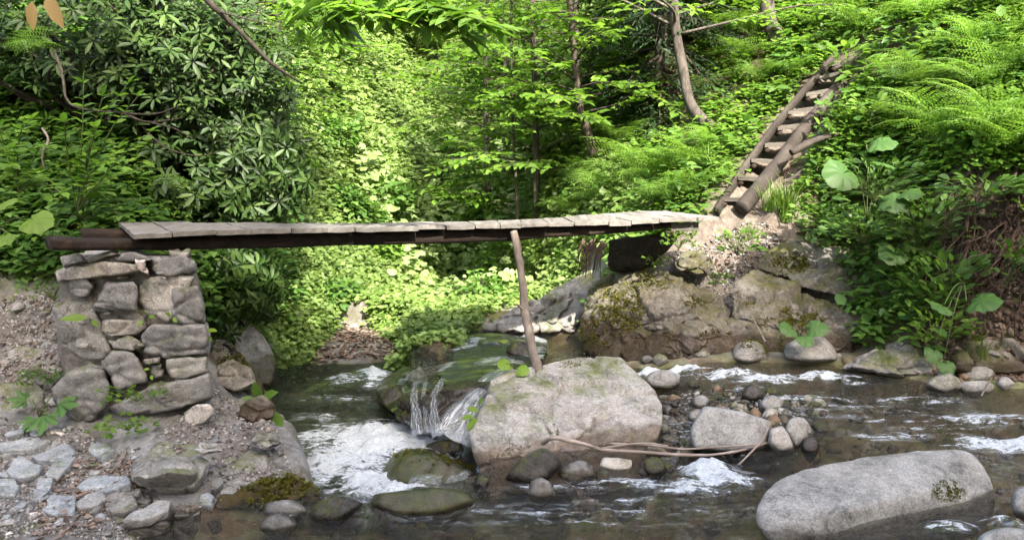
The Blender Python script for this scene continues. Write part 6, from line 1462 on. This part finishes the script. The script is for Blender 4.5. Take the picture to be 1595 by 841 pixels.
twig_shrub('elder_shrub', 'leafy stems at the left edge of the bank', P(30, 300, 4.9), [P(-10, 180, 4.7), P(50, 185, 4.7), P(80, 230, 4.7), P(20, 230, 4.6), P(95, 300, 4.6), P(60, 270, 4.6), P(10, 260, 4.5)], 'oval', .09, 'leaf_fresh', 8, 'stem', 'shrub', seed=2)
twig_shrub('elder_shrub', 'dark leafy stems behind the left end of the bridge', P(130, 345, 5.2), [P(60, 290, 5.0), P(180, 290, 5.0), P(220, 310, 5.0), P(250, 330, 5.0), P(120, 280, 4.9), P(190, 335, 4.9), P(90, 330, 4.9)], 'oval', .085, 'leaf_mid', 8, 'stem', 'shrub', seed=3)
twig_shrub('dangling_twig', 'twig with two yellowed dying leaves hanging into the top left corner', P(60, -90, 3.0), [P(52, 2, 2.95), P(76, -4, 2.95)], 'oval', .004, 'leaf_dead', 2, 'bark', 'twig', seed=4, rr=.003)
for px, py, dx, sz in ((50, 2, -.05, .105), (72, -8, .45, .13)):
    o = bpy.data.objects[[q.name for q in bpy.data.objects if q.name.startswith('dangling_twig')][0]]
    mc = MB(); leaves(mc, 'oval', [P(px, py, 2.95)], [(dx, -.1, -1)], [(.2, -1, .1)], [sz], .75); part('dying_leaf', mc, M['leaf_dead'], o, True)

# ---- roots of the right earth bank
rb = empty('exposed_roots', P(1510, 420, 5.5), 'reddish brown roots hanging down the undercut earth bank at the right', 'roots')
mb = MB()
for k in range(210):
    px = r3.uniform(1440, 1640); py0 = r3.uniform(250, 420); ln = r3.uniform(40, 190) * r3.uniform(.5, 1); a = hit(px, py0); dx = r3.uniform(-45, 22); rt = float(np.exp(r3.uniform(math.log(.0025), math.log(.020))))
    d0 = a[1]; q = [P(px, py0, d0 - .01), P(px + dx * .2 + r3.normal(0, 8), py0 + ln * .3, d0 - .05 + r3.normal(0, .04)), P(px + dx * .6 + r3.normal(0, 11), py0 + ln * .65, d0 - .10 + r3.normal(0, .06)), P(px + dx + r3.normal(0, 12), py0 + ln, d0 - .14 + r3.normal(0, .08))]
    tube(mb, q, rt, .0012, 18, 6, .45, k)
part('root_strand', mb, M['root'], rb)
rb2 = empty('hanging_roots', P(915, 400, 6.9), 'dry reddish roots dangling behind the outcrop under the deck', 'roots'); mb = MB()
for k in range(26):
    px = r3.uniform(905, 945); q = [P(px, 372 + r3.uniform(0, 10), 6.7), P(px - 8, 395, 6.7), P(px - 14 + r3.normal(0, 5), 420 + r3.uniform(0, 15), 6.65)]
    tube(mb, q, .007, .002, 8, 4, .3, k)
part('root_strand', mb, M['root'], rb2)

# ---- unseen trees added behind the camera, crowns sized to shade the stream
def shade_tree(x, y, top, cr, n, seed):
    r = np.random.default_rng(seed); z0 = gi(np.array([x]), np.array([y]))[0]; h = (top - z0) / 1.04; root = empty('unseen_shade_tree', (x, y, z0), 'added unseen leafy tree behind the camera that shades the stream', 'tree', 'added shade trees behind the viewpoint')
    mb = MB(); tube(mb, [(x, y, z0 - .2), (x + .2, y, z0 + h * .5), (x, y + .1, z0 + h * .9)], .2, .06, 20, 10, .1, seed)
    part('trunk', mb, M['bark'], root)
    d = rdir(n); q = np.array([x, y, z0 + h * .58]) + d * np.array([cr, cr, h * .46]) * (r.uniform(.2, 1, (n, 1)) ** .45)
    mb = MB()
    for k in range(24): tube(mb, [(x, y, z0 + h * (.25 + .5 * k / 24)), (q[k] + np.array([x, y, z0 + h * .5])) / 2, q[k]], .05, .01, 8, 5)
    part('branch', mb, M['bark'], root)
    mc = MB(); leaves(mc, 'far', q, rdir(n, 0, .4), rdir(n, .6), r.uniform(.3, .5, n), 1.1); part('crown', mc, M['leaf_mid'], root, False)
for k, (x_, y_, top_, cr_, n_) in enumerate([(-1.8, -8, 16.2, 1.9, 3600), (.2, -8.2, 16.4, 1.9, 3600), (2.1, -8, 16.2, 1.8, 3600), (4.6, -8.6, 14.4, 2.2, 4600), (7.4, -8, 14.8, 2.2, 5000), (10.2, -8, 14.2, 2.6, 4600), (12.6, -8.5, 13.8, 2.9, 4600), (-1.0, -4.6, 11, 2.3, 3800), (1.6, -5, 11.3, 2.3, 3800), (4.0, -5, 11, 2.5, 4000), (6.6, -5, 11.4, 2.5, 4000), (9.4, -3.5, 9.5, 2.2, 3400)]):
    shade_tree(x_, y_, top_, cr_, n_, seed=300 + k)
